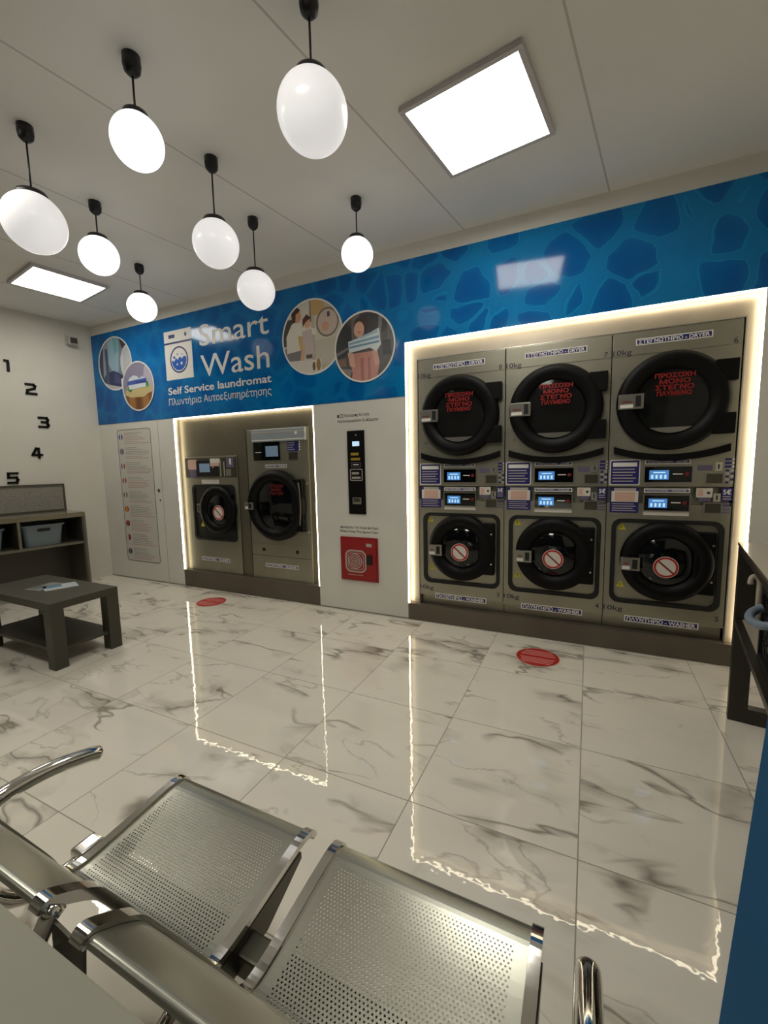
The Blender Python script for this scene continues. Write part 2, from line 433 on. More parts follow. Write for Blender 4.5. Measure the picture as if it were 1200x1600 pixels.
# machine wall with two openings, one wide for the washer-dryer stacks, one small
LN = (-4.02, -2.22, 0.187, 1.83); RN = (-1.335, 0.873, 0.14, 2.245)
wb = MB(); Y1 = 3.2615
for x0, x1, z0, z1 in ((-5.4, LN[0], 0, HC), (LN[0], LN[1], LN[3], HC), (LN[1], RN[0], 0, HC), (RN[0], RN[1], RN[3], HC), (RN[1], 1.5, 0, HC)):
    wb.box(x0, x1, WY, Y1, z0, z1, panelwall_m)
struct(wb.build('wall_back'))
p = MB(); p.box(LN[0], LN[1], WY + 0.001, 3.86, 0, LN[2], plinth_m); struct(p.build('trim_1'))
p = MB(); p.box(RN[0], RN[1], WY + 0.001, 3.86, 0, RN[2], plinth_m); struct(p.build('trim_2'))
SY = 3.262
s_ = MB()
for x0, x1, z0, z1 in ((RN[0], -1.238, RN[2], RN[3]), (0.802, RN[1], RN[2], RN[3]), (-1.238, 0.802, 2.108, RN[3])):
    s_.box(x0, x1, SY, SY + 0.012, z0, z1, surround_m)
struct(s_.build('trim_3'))
s_ = MB()
s_.box(-1.2445, 0.801, 3.236, 3.262, 2.1065, 2.1135, coin_m); s_.box(0.7955, 0.8015, 3.236, 3.262, 0.141, 2.1065, coin_m); s_.box(-1.2445, -1.2395, 3.236, 3.262, 0.141, 2.1065, silver_m)  # bright metal strips added to imitate machine edges lit by the LEDs
struct(s_.build('edge_highlight'))
s_ = MB()
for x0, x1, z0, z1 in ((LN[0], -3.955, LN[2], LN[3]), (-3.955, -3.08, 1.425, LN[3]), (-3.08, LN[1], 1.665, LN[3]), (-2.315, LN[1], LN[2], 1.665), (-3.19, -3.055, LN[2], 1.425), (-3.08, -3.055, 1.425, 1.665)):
    s_.box(x0, x1, SY, SY + 0.012, z0, z1, surround_shaded_m)
s_.box(-3.082, -3.06, SY - 0.014, SY, LN[2], 1.665, surround_shaded_m)
struct(s_.build('trim_4'))
s_ = MB(); s_.box(-5.4, 1.5, 3.87, 3.9, 0, HC, blackmat_m); struct(s_.build('wall_rear'))
# left wall
ang = -SKEW
def rotbox(name, a0, a1, b0, b1, z0, z1, m, bev=0):
    q = MB(); q.box(b0, b1, a0, a1, z0, z1, m, bev)
    o = q.build(name); o.location = (LC.x, LC.y, 0); o.rotation_euler = (0, 0, ang); return o
struct(rotbox('wall_left', -3.4, 0.9, -0.06, 0.0, 0, HC, wall_m))
o = MB(); o.box(0, 0.06, -3.5, 0.7, 0, HC, wall_m); o = struct(o.build('wall_right')); o.location = (1.24, WY, 0); o.rotation_euler = (0, 0, ang)
# shop front: low ledge with window above
o = MB(); o.box(-5.9, 0.9, PANE_Y - 0.06, 0.19, 0.0, 0.775, wall_m); struct(o.build('wall_front'))
o = MB(); o.box(-5.9, 0.9, PANE_Y - 0.06, 0.203, 0.776, 0.80, ledge_m, 0.003); struct(o.build('trim_5'))
o = MB(); o.box(-5.9, 0.9, PANE_Y, PANE_Y + 0.008, 0.801, 2.90, pane_m); struct(o.build('window_1'))
o = MB(); o.box(-5.9, 0.9, PANE_Y - 0.06, PANE_Y + 0.06, 2.90, HC, alu_m); struct(o.build('trim_6'))

# ------------------------------------------------------------------ lights
c0 = Vector((-0.531, 2.268)); 
def light_panel(c, label):
    h = 0.288
    t = thing('ceiling_light_panel', label, 'ceiling light', (c[0], c[1], HC), ang, 'ceiling light panels')
    q = MB()
    fr = 0.024
    for x0, x1, y0, y1 in ((-h, h, -h, -h + fr), (-h, h, h - fr, h), (-h, -h + fr, -h + fr, h - fr), (h - fr, h, -h + fr, h - fr)):
        q.box(x0, x1, y0, y1, -0.026, -0.0005, frame_m, 0.002)
    q.build('frame', t)
    q = MB(); q.box(-h + fr, h - fr, -h + fr, h - fr, -0.022, -0.002, panel_m); q.build('diffuser', t)
    return t
light_panel((-0.531, 2.268), 'large square ceiling light panel at the top, above the dryers')
light_panel((-4.315, 2.373), 'square ceiling light panel far left, near the wall with numerals')
light_panel((-0.81, 0.40), 'unseen ceiling light panel added above the bench by the window')  # added out of view to brighten the near floor and bench
light_panel((-2.70, 0.68), 'unseen ceiling light panel added by the window, left of the bench')  # second added panel, also out of view, for the near floor

def pendant(x, y, gz, r, gm, label):
    t = thing('pendant_lamp', label, 'pendant lamp', (x, y, HC), 0, 'globe pendant lamps')
    q = MB(); q.lathe_z([(0.0, -0.0005), (0.034, -0.0005), (0.035, -0.035), (0.031, -0.056), (0.018, -0.07), (0.006, -0.075), (0, -0.075)], 0, 0, lamp_black_m, 28); q.build('ceiling_canopy', t)
    g0 = gz - HC
    q = MB(); q.tube([(0, 0, -0.072), (0, 0, g0 + r + 0.01)], 0.0042, lamp_black_m, 8); q.build('cable', t)
    q = MB(); c = 0.48 * r; zt = math.sqrt(r * r - c * c)
    q.lathe_z([(0, g0 + zt + 0.03), (c * 0.55, g0 + zt + 0.03), (c * 0.95, g0 + zt + 0.02), (c * 1.08, g0 + zt + 0.004), (c * 1.08, g0 + zt - 0.01), (0, g0 + zt - 0.012)][::-1], 0, 0, lamp_black_m, 32); q.build('globe_holder', t)
    q = MB(); n = 28
    q.lathe_z([(r * math.sin(a), g0 + r * math.cos(a)) for a in [PI - (PI - 0.4) * i / n for i in range(n + 1)]], 0, 0, gm, 48); q.build('glass_globe', t)
    return t
for x, y, gz, r, gm, lb in [
    (-0.95, 1.44, 2.578, 0.128, globe_dim, 'largest looking white globe pendant, hanging nearest at the top centre'),
    (-1.725, 1.305, 2.645, 0.101, globe_bright, 'bright globe pendant hanging next to the left of the nearest lamp'),
    (-2.515, 1.30, 2.522, 0.136, globe_dim, 'big dim globe pendant hanging leftmost of the eight'),
    (-2.838, 1.815, 2.648, 0.112, globe_bright, 'bright small globe pendant right above the far left ceiling panel'),
    (-1.894, 1.867, 2.527, 0.122, globe_dim, 'dim globe pendant in the middle of the left cluster'),
    (-2.094, 2.403, 2.502, 0.126, globe_dim, 'white globe pendant hanging just above the large white banner lettering'),
    (-1.373, 2.536, 2.632, 0.101, globe_bright, 'bright globe pendant furthest right, close to the blue banner'),
    (-3.38, 2.482, 2.631, 0.112, globe_bright, 'smallest looking bright globe pendant, furthest back, over the banner corner')]:
    pendant(x, y, gz, r, gm, lb)

def led(n, label, withright=True):
    x0, x1, z0, z1 = n; t = 0.011; q = MB(); ya, yb = WY + 0.002, WY + 0.0145
    q.box(x0 + 0.0005, x0 + t, ya, yb, z0, z1 - t, led_m); q.box(x1 - t, x1 - 0.0005, ya, yb, z0, z1 - t, led_m); q.box(x0 + 0.0005, x1 - 0.0005, ya, yb, z1 - t, z1 - 0.0005, led_m)
    return tag(q.build('led_strip'), label, 'light strip', 'glowing strips round the machine niches')
led(RN, 'glowing warm strip framing the large niche of stacked machines')
led(LN, 'glowing warm strip framing the small niche with two machines')

# ------------------------------------------------------------------ banner
by = WY - 0.004
bt = thing('wall_banner', 'blue water pattern banner with laundromat name and round photos', 'banner', (-5.31, WY, 1.835))
q = MB()
x1 = 1.225
q.box(-5.308, x1, by, WY - 0.0005, 2.2455, 2.855, banner_m)
q.box(-5.308, RN[0] - 0.0005, by, WY - 0.0005, 1.835, 2.2455, banner_m)
q.build('printed_panel', bt, bt.location)
def bpart(q, name): return q.build(name, bt, bt.location)
ty = by - 0.001
q = MB(); q.text('Smart', -3.556, ty, 2.512, 0.212, white_m, 0.004, width=0.885); q.text('Wash', -3.556, ty, 2.212, 0.222, white_m, 0.004, width=0.875)
q.text('Self Service laundromat', -4.058, ty, 2.078, 0.074, white_m, 0.02, width=1.39); q.text('Πλυντήρια Αυτοεξυπηρέτησης', -4.058, ty, 1.967, 0.07, white_m, 0.004, width=1.385)
o = bpart(q, 'lettering'); o['label'] = 'white lettering'
q = MB(); q.prism(rrect(-4.066, -3.664, 2.225, 2.716, 0.004), ty, by, white_m)
q.box(-4.066, -3.664, ty - 0.0012, ty, 2.585, 2.603, navy_m)
q.box(-3.995, -3.905, ty - 0.0012, ty, 2.643, 2.678, navy_m); q.prism(circ(-3.745, 2.66, 0.016, 16, 0.022), ty - 0.0012, ty, navy_m)
lc = (-3.86, 2.42)
q.ring(circ(lc[0], lc[1], 0.133), circ(lc[0], lc[1], 0.118), ty - 0.0012, ty, navy_m)
blue_m = M('bright blue print', (20, 90, 190), 0.4)
wave = [(-0.106, 0.0), (-0.07, -0.012), (-0.045, 0.022), (-0.02, -0.002), (0.01, 0.03), (0.04, 0.008), (0.075, 0.03), (0.108, 0.02)]
water = [(lc[0] + a, lc[1] + b) for a, b in wave] + [(lc[0] + 0.12, lc[1] - 0.15), (lc[0] - 0.12, lc[1] - 0.15)]
q.prism(clip_disc(water, lc[0], lc[1], 0.107), ty - 0.0012, ty, blue_m)
for a, b, r in ((-0.07, 0.028, 0.014), (-0.02, 0.055, 0.009), (0.05, 0.05, 0.007)): q.prism(circ(lc[0] + a, lc[1] + b, r, 12), ty - 0.0012, ty, blue_m)
for a, b, r in ((-0.03, -0.045, 0.011), (0.035, -0.04, 0.015)): q.prism(circ(lc[0] + a, lc[1] + b, r, 12), ty - 0.0024, ty - 0.0012, white_m)
o = bpart(q, 'machine_logo'); o['label'] = 'white washing machine emblem with blue water in its door'

PM = {}
def pm(rgb):
    if rgb not in PM: PM[rgb] = M('photo print %d' % len(PM), rgb, 0.3)
    return PM[rgb]
def photo(cx, cz, r, bg, shapes, label, lift=0.0):
    y = by - lift
    q = MB(); q.ring(circ(cx, cz, r), circ(cx, cz, r - 0.014), y - 0.0035, y - 0.0002, white_m)
    ri = r - 0.013
    q.prism(circ(cx, cz, ri, 48), y - 0.0008, y, pm(bg))
    for i, (col, P) in enumerate(shapes):
        P = clip_disc([(cx + a * r, cz + b * r) for a, b in P], cx, cz, ri)
        if P:
            t = y - 0.0009 - 0.00012 * (i + 1)
            q.raw([(x, t, z) for x, z in P], [tuple(range(len(P)))], pm(col))
    o = bpart(q, 'photo_disc'); o['label'] = label
def E_(cx, cz, rx, rz, n=20): return [(cx + rx * math.cos(2 * PI * i / n), cz + rz * math.sin(2 * PI * i / n)) for i in range(n)]
def B_(x0, x1, z0, z1): return [(x0, z0), (x1, z0), (x1, z1), (x0, z1)]
photo(-4.905, 2.50, 0.297, (120, 132, 150), [
    ((60, 66, 92), B_(-1, -0.55, -1, 1)), ((150, 160, 172), [(-0.62, 1), (-0.35, 1), (-0.45, -0.2), (-0.75, -0.5)]),
    ((70, 84, 120), [(-0.55, 0.6), (-0.4, 0.6), (-0.38, -0.9), (-0.6, -0.9)]),
    ((150, 182, 200), [(-0.35, 1), (0.3, 1), (0.28, 0.35), (0.2, -0.3), (-0.1, -0.38), (-0.38, 0.0)]),
    ((110, 168, 178), [(-0.05, 1), (0.28, 1), (0.2, 0.45), (0.02, 0.3)]),
    ((58, 60, 66), [(0.3, 1), (1, 1), (1, 0.3), (0.5, 0.45)]),
    ((205, 208, 212), E_(0.95, -0.05, 0.62, 0.72)), ((112, 116, 128), E_(0.98, -0.05, 0.48, 0.58)), ((186, 190, 196), B_(0.5, 1, -0.5, 0.5)),
    ((44, 50, 96), [(-0.4, -0.3), (-0.1, -0.25), (0.25, -0.4), (0.55, -0.55), (0.4, -1), (-0.4, -1)]),
    ((66, 76, 128), [(-0.1, -0.35), (0.2, -0.45), (0.3, -0.8), (-0.1, -0.7)]),
    ((190, 186, 196), [(-0.9, -0.6), (-0.3, -0.78), (0.6, -0.95), (0.2, -1.1), (-0.9, -1.1)]), ((214, 212, 214), [(0.3, -0.6), (0.8, -0.5), (0.8, -1), (0.3, -1)])],
    'round photo of washing pulled from a machine')
photo(-4.532, 2.215, 0.268, (138, 134, 158), [
    ((176, 170, 186), E_(0.75, 0.1, 0.4, 0.9)), ((128, 82, 40), [(-0.85, -0.3), (0.85, -0.3), (0.6, -1.1), (-0.6, -1.1)]),
    ((104, 62, 30), B_(-0.15, 0.1, -1, -0.35)), ((156, 106, 56), B_(-0.6, -0.25, -0.95, -0.4)), ((160, 112, 60), B_(0.25, 0.6, -0.95, -0.4)),
    ((196, 176, 128), [(-0.85, -0.3), (-0.5, -0.42), (0.3, -0.45), (0.9, -0.22), (0.85, -0.05), (-0.8, -0.12)]),
    ((140, 172, 96), [(-0.75, -0.1), (0.7, -0.1), (0.72, 0.02), (-0.7, 0.02)]), ((50, 120, 70), E_(-0.5, -0.08, 0.14, 0.12)), ((60, 130, 70), E_(0.5, 0.06, 0.16, 0.12)),
    ((206, 214, 222), [(-0.55, -0.1), (0.5, -0.06), (0.5, 0.12), (-0.6, 0.1)]),
    ((60, 88, 170), [(-0.7, 0.08), (0.55, 0.1), (0.55, 0.28), (-0.62, 0.24)]), ((40, 62, 140), B_(-0.1, 0.5, 0.12, 0.2)),
    ((206, 216, 226), [(-0.6, 0.24), (0.1, 0.28), (0.0, 0.4), (-0.25, 0.46), (-0.5, 0.36)]), ((182, 196, 214), [(0.0, 0.26), (0.5, 0.28), (0.3, 0.38)])],
    'round photo of folded towels on a wicker basket', 0.004)
photo(-2.205, 2.41, 0.318, (186, 176, 158), [
    ((206, 200, 186), B_(-1, 0.0, -1, 1)), ((196, 160, 104), B_(0.02, 0.42, 0.55, 1)), ((120, 104, 84), B_(-0.04, 0.0, 0.4, 1)), ((214, 208, 196), B_(-0.45, -0.08, 0.45, 0.85)),
    ((200, 192, 176), B_(0.1, 1, -0.4, 0.55)), ((120, 108, 98), E_(0.52, 0.32, 0.36, 0.38)), ((196, 178, 164), E_(0.52, 0.32, 0.31, 0.33)), ((206, 150, 130), E_(0.45, 0.22, 0.12, 0.12)), ((70, 64, 90), B_(0.52, 0.6, 0.45, 0.58)),
    ((190, 184, 168), B_(0.1, 0.9, -0.75, -0.1)), ((70, 66, 60), B_(-1, -0.6, -0.15, 0.55)), ((126, 122, 126), [(-0.9, -0.2), (-0.35, -0.2), (-0.3, -0.7), (-0.95, -0.7)]),
    ((222, 216, 204), [(-0.85, 0.1), (-0.65, 0.42), (-0.4, 0.48), (-0.2, 0.3), (0.15, 0.2), (0.16, 0.05), (-0.2, 0.08), (-0.3, -0.3), (-0.85, -0.35)]),
    ((200, 170, 110), [(-0.45, 0.08), (-0.15, 0.05), (-0.12, -0.3), (-0.4, -0.3)]),
    ((206, 150, 116), E_(-0.45, 0.6, 0.13, 0.17)), ((64, 40, 30), [(-0.62, 0.45), (-0.66, 0.75), (-0.5, 0.88), (-0.34, 0.76), (-0.42, 0.7), (-0.5, 0.66), (-0.52, 0.45)]),
    ((214, 168, 138), E_(-0.13, 0.38, 0.1, 0.14)), ((84, 50, 42), [(-0.28, 0.28), (-0.28, 0.5), (-0.14, 0.62), (0.0, 0.5), (-0.08, 0.47), (-0.2, 0.4)]),
    ((196, 180, 176), [(-0.3, 0.18), (0.0, 0.22), (0.1, -0.45), (-0.3, -0.45)]), ((206, 168, 132), [(-0.32, -0.2), (-0.22, -0.2), (-0.3, -0.65), (-0.42, -0.65)]),
    ((96, 84, 80), B_(-0.2, 0.0, -0.55, -0.45)), ((214, 208, 198), [(-1, -0.55), (0.3, -0.62), (0.3, -1.1), (-1, -1.1)]), ((150, 120, 70), E_(0.2, -0.75, 0.07, 0.16)), ((120, 92, 60), E_(0.05, -0.78, 0.05, 0.12))],
    'round photo of a woman and a child loading a machine')
photo(-1.692, 2.26, 0.283, (78, 76, 74), [
    ((50, 48, 46), E_(-0.85, 0.3, 0.5, 0.55)), ((112, 110, 106), [(-1, -0.1), (-0.4, 0.1), (-0.4, 0.02), (-1, -0.2)]), ((104, 100, 96), B_(-0.4, 0.1, 0.2, 1)), ((58, 56, 56), E_(0.35, 0.75, 0.5, 0.5)), ((118, 116, 112), [(0.5, 0.9), (0.62, 0.9), (0.55, 0.2), (0.35, -0.1), (0.45, 0.3)]),
    ((96, 94, 92), B_(0.75, 1, -0.2, 0.6)), ((40, 40, 40), B_(0.6, 0.85, -0.3, 0.1)), ((128, 96, 84), [(-1, -0.3), (-0.6, -0.25), (-0.6, -0.5), (-1, -0.45)]), ((136, 126, 118), [(-1, -0.5), (-0.4, -0.6), (-0.5, -0.85), (-1, -0.8)]),
    ((64, 50, 44), E_(-0.08, 0.62, 0.24, 0.24)), ((212, 164, 140), E_(-0.15, 0.5, 0.17, 0.22)), ((190, 120, 110), E_(-0.14, 0.42, 0.06, 0.03)),
    ((196, 136, 124), [(-0.5, -0.15), (0.4, -0.15), (0.5, -0.5), (0.35, -1.1), (-0.45, -1.1), (-0.4, -0.7)]), ((168, 108, 100), B_(-0.12, -0.02, -1, -0.3)), ((170, 110, 102), B_(0.12, 0.2, -1, -0.3)),
    ((214, 170, 148), [(-0.55, -0.1), (-0.35, -0.15), (-0.3, -0.55), (-0.48, -0.5)]), ((206, 160, 140), [(0.25, -0.15), (0.42, -0.1), (0.5, -0.5), (0.36, -0.6)]),
    ((212, 220, 222), [(-0.52, 0.2), (0.0, 0.3), (0.5, 0.46), (0.55, 0.0), (0.4, -0.18), (0.2, -0.05), (-0.5, -0.12)]),
    ((130, 166, 190), [(-0.5, 0.16), (0.5, 0.26), (0.5, 0.18), (-0.5, 0.1)]), ((112, 150, 178), [(-0.5, 0.06), (0.5, 0.12), (0.5, 0.06), (-0.5, 0.0)]), ((160, 186, 200), [(-0.1, 0.3), (0.45, 0.42), (0.45, 0.34), (-0.1, 0.24)])],
    'round photo of a smiling woman holding towels', 0.004)

# ------------------------------------------------------------------ machines
MY = 3.238                                   # machine fronts
def lines(q, x0, x1, z0, z1, n, y, m, fill=0.45, jit=0.25):
    h = (z1 - z0) / n
    for i in range(n):
        w = (x1 - x0) * (1 - jit * random.random())
        q.plate(x0, x0 + w, z1 - (i + 0.5 + fill / 2) * h, z1 - (i + 0.5 - fill / 2) * h, y, m, 0.0004)
def name_strip(q, st, x0, x1, z0, z1, y):
    q.plate(x0, x1, z0, z1, y, white_m, 0.001); q.plate(x0 + 0.007, x1 - 0.007, z0 + 0.006, z1 - 0.006, y - 0.001, navy_m, 0.0006)
    q.text(st, (x0 + x1) / 2, y - 0.0022, z0 + 0.0095, (z1 - z0) - 0.019, white_m, 0.03, 'CENTER', width=(x1 - x0) - 0.03)
def display(q, x0, x1, z0, z1, y, sm):
    q.ring(rrect(x0, x1, z0, z1, 0.004, 2), rrect(x0 + 0.006, x1 - 0.006, z0 + 0.006, z1 - 0.006, 0.003, 2), y - 0.008, y - 0.0002, silver_m)
    q.plate(x0 + 0.006, x1 - 0.006, z0 + 0.006, z1 - 0.006, y - 0.0005, gloss_m, 0.003)
    w, h = x1 - x0, z1 - z0; yy = y - 0.0036
    q.plate(x0 + 0.12 * w, x0 + 0.52 * w, z0 + 0.2 * h, z0 + 0.74 * h, yy, sm, 0.0006)
    for k in range(4): q.plate(x0 + (0.16 + 0.09 * k) * w, x0 + (0.205 + 0.09 * k) * w, z0 + 0.26 * h, z0 + 0.48 * h, yy - 0.0006, digit_m, 0.0004)
    q.plate(x0 + 0.2 * w, x0 + 0.45 * w, z0 + 0.58 * h, z0 + 0.64 * h, yy - 0.0006, digit_m, 0.0004)
    q.plate(x0 + 0.6 * w, x0 + 0.8 * w, z0 + 0.49 * h, z0 + 0.55 * h, yy, white_m, 0.0005); q.prism(circ(x0 + 0.88 * w, z0 + 0.52 * h, 0.012, 16), yy - 0.0005, yy, darkred_m)
def coin_unit(q, x, z, y):
    """silver coin slot, its return flap below"""
    q.plate(x, x + 0.036, z, z + 0.052, y, coin_m, 0.006); q.plate(x + 0.014, x + 0.021, z + 0.012, z + 0.04, y - 0.006, blackmat_m, 0.0006)
def return_cup(q, x0, x1, z0, z1, y):
    q.ring(rrect(x0, x1, z0, z1, 0.004, 2), rrect(x0 + 0.008, x1 - 0.006, z0 + 0.006, z1 - 0.006, 0.003, 2), y - 0.006, y, silver_m); q.plate(x0 + 0.008, x1 - 0.006, z0 + 0.006, z1 - 0.006, y, gun_m, 0.002)
def door_handle(x0, x1, z0, z1, y):
    q = MB(); q.box(x0, x1, y - 0.018, y, z0, z1, silver_m, 0.004); q.box(x1 - 0.045, x1 - 0.016, y - 0.0195, y - 0.017, z0 + 0.014, z1 - 0.012, blackmat_m)
    q.plate(x0 + 0.01, x1 - 0.058, z0 + 0.008, z0 + 0.03, y - 0.018, white_m, 0.0006); q.plate(x0 + 0.02, x1 - 0.066, z0 + 0.042, z0 + 0.05, y - 0.018, darkred_m, 0.0006)
    return q

Wd = 0.672
def make_dryer(label):
    t = thing('tumble_dryer', label, 'dryer', (-0.5545, MY, 1.121), 0, 'tumble dryers on top of the washers')
    X = lambda x: x + 0.556 - 0.0015; Z = lambda z: z - 1.121
    q = MB(); q.box(0, Wd, 0.0, 0.6, 0, 0.984, steel_m, 0.003)
    q.build('body', t)
    q = MB(); q.plate(0.004, Wd - 0.004, Z(1.962), 0.978, 0, steel_m, 0.004); q.build('top_fascia', t)
    cx, cz = X(-0.2215), Z(1.657)
    q = MB(); q.lathe_y([(0.302, -0.001), (0.302, -0.03), (0.292, -0.048), (0.268, -0.058), (0.235, -0.055), (0.212, -0.042), (0.198, -0.03), (0.19, -0.012)], cx, cz, black_m, 64); d = q.build('door', t)
    q = MB(); q.lathe_y([(0.196, -0.028), (0.12, -0.036), (0.06, -0.039), (0.0005, -0.04)], cx, cz, smoked_m, 48); q.build('door_glass', d)
    q = MB(); q.prism(circ(cx, cz, 0.2, 40), -0.006, -0.0005, drum_m)
    q.build('drum_mouth', t)
    q = MB(); segment = clip_disc(B_(cx - 0.3, cx + 0.3, cz - 0.3, cz - 0.162), cx, cz, 0.197); q.prism(segment, -0.04, -0.03, silver_m); o = q.build('glass_segment', d); o['label'] = 'pale metal lip at the bottom of the door glass'  # pale metal circle segment in front of the lower door glass
    q = MB(); rx0 = X(-0.318)
    for i, (w, s2) in enumerate(((0.21, 'ΠΡΟΣΟΧΗ'), (0.16, 'ΜΟΝΟ'), (0.2, 'ΣΤΕΓΝΟ'), (0.18, 'ΠΛΥΜΕΝΟ'))): q.text(s2, rx0 + 0.105, -0.0425, Z(1.796) - 0.036 * i, 0.027, redtxt_m, 0.03, 'CENTER', width=w)
    o = q.build('warning_lettering', d); o['label'] = 'red lettering on the door glass'
    q = MB(); q.box(X(-0.012), X(0.1), -0.05, -0.001, Z(1.752), Z(1.876), black_m, 0.006); q.build('hinge_block', t)
    q = MB(); q.box(X(-0.012), X(0.1), -0.05, -0.001, Z(1.443), Z(1.566), black_m, 0.006); q.build('hinge_block', t)
    h = door_handle(X(-0.514), X(-0.373), Z(1.617), Z(1.711), -0.045).build('door_handle', d)
    q = MB(); P1, P2 = [], []
    for i in range(25):
        u = i / 24; x = X(-0.526) + u * 0.616; sag = 0.055 * (1 - (2 * u - 1) ** 2)
        P1.append((x, Z(1.378) + 0.006 - sag)); P2.append((x, Z(1.335) + 0.004 - sag * 0.95))
    vs_ = [(x, y, z) for y in (-0.026, -0.001) for P in (P1, P2) for x, z in P]; n = 25; fs = []
    for i in range(n - 1):
        fs += [(i, n + i, n + i + 1, i + 1), (i, i + 1, 2 * n + i + 1, 2 * n + i), (n + i, 3 * n + i, 3 * n + i + 1, n + i + 1)]
    fs += [(0, 2 * n, 3 * n, n), (n - 1, 2 * n - 1, 4 * n - 1, 3 * n - 1)]
    q.raw(vs_, fs, black_m); o = q.build('lint_door_grip', t); o['label'] = 'black curved grip bar'
    q = MB(); name_strip(q, 'ΣΤΕΓΝΩΤΗΡΙΟ - DRYER', X(-0.426), X(-0.028), Z(2.017), Z(2.058), -0.004); q.build('name_strip', t)
    q = MB(); name_strip(q, 'ΣΤΕΓΝΩΤΗΡΙΟ - DRYER', X(-0.345), X(-0.1), Z(1.266), Z(1.294), 0); q.build('name_strip', t)
    q = MB(); q.prism(rrect(X(-0.545), X(-0.370), Z(1.131), Z(1.299), 0.01), -0.0012, 0, white_m); q.prism(rrect(X(-0.539), X(-0.376), Z(1.138), Z(1.292), 0.008), -0.002, -0.0012, navy_m)
    q.plate(X(-0.528), X(-0.388), Z(1.253), Z(1.28), -0.002, white_m, 0.0005); lines(q, X(-0.528), X(-0.39), Z(1.148), Z(1.245), 5, -0.002, logo_grey_m, 0.35)
    q.build('price_sign', t)
    q = MB(); display(q, X(-0.350), X(-0.085), Z(1.145), Z(1.256), 0, screen_m); q.build('display', t)
    q = MB(); coin_unit(q, X(0.024), Z(1.22), 0); return_cup(q, X(-0.025), X(0.07), Z(1.138), Z(1.208), 0); q.build('coin_acceptor', t)
    q = MB()
    for k in range(3): q.plate(X(0.072), X(0.105), Z(1.282 - 0.022 * k), Z(1.296 - 0.022 * k), 0, navy_m, 0.0008); q.prism(circ(X(0.113), Z(1.289 - 0.022 * k), 0.006, 12), -0.0008, 0, paper_m)
    for k in range(5):
        for j in range(2): q.plate(X(0.078 + 0.024 * j), X(0.094 + 0.024 * j), Z(1.215 - 0.018 * k), Z(1.227 - 0.018 * k), 0, logo_grey_m if (k + j) % 2 else navy_m, 0.0008)
    q.build('button_labels', t)
    q = MB(); q.plate(X(-0.065), X(0.012), Z(1.222), Z(1.256), 0, M_lilac, 0.0008); q.build('coin_sticker', t)
    q = MB(); q.text('10kg', X(-0.552), -0.0052, Z(1.963) + 0.004, 0.034, M_ink, 0.01, width=0.105); q.build('load_lettering', t)
    for z in (1.83, 1.46):
        q = MB(); q.prism(circ(X(-0.495), Z(z), 0.007, 10), -0.006, 0, coin_m); q.build('screw', t)
    return t
drum_m = M('dim drum steel', (92, 92, 88), 0.5)
M_lilac = M('lilac sticker', (98, 90, 116), 0.5); M_ink = M('dark ink', (52, 48, 66), 0.5)

def no_sign(cx, cz, r, y):
    q = MB(); q.prism(circ(cx, cz, r, 36), y - 0.002, y, paper_m)
    q.ring(circ(cx, cz, r * 0.95, 36), circ(cx, cz, r * 0.78, 36), y - 0.0028, y - 0.002, red_m)
    a = math.radians(-42); dx, dz = math.cos(a) * r * 0.8, math.sin(a) * r * 0.8; nx, nz = -math.sin(a) * r * 0.07, math.cos(a) * r * 0.07
    q.prism([(cx - dx + nx, cz - dz + nz), (cx - dx - nx, cz - dz - nz), (cx + dx - nx, cz + dz - nz), (cx + dx + nx, cz + dz + nz)], y - 0.0028, y - 0.002, darkred_m)
    return q
def triangle(q, x, z, s, y): q.prism([(x - s, z - s * 0.8), (x + s, z - s * 0.8), (x, z + s)], y - 0.001, y, yellow_m); q.plate(x - 0.002, x + 0.002, z - s * 0.4, z + s * 0.4, y - 0.001, blackmat_m, 0.0006)

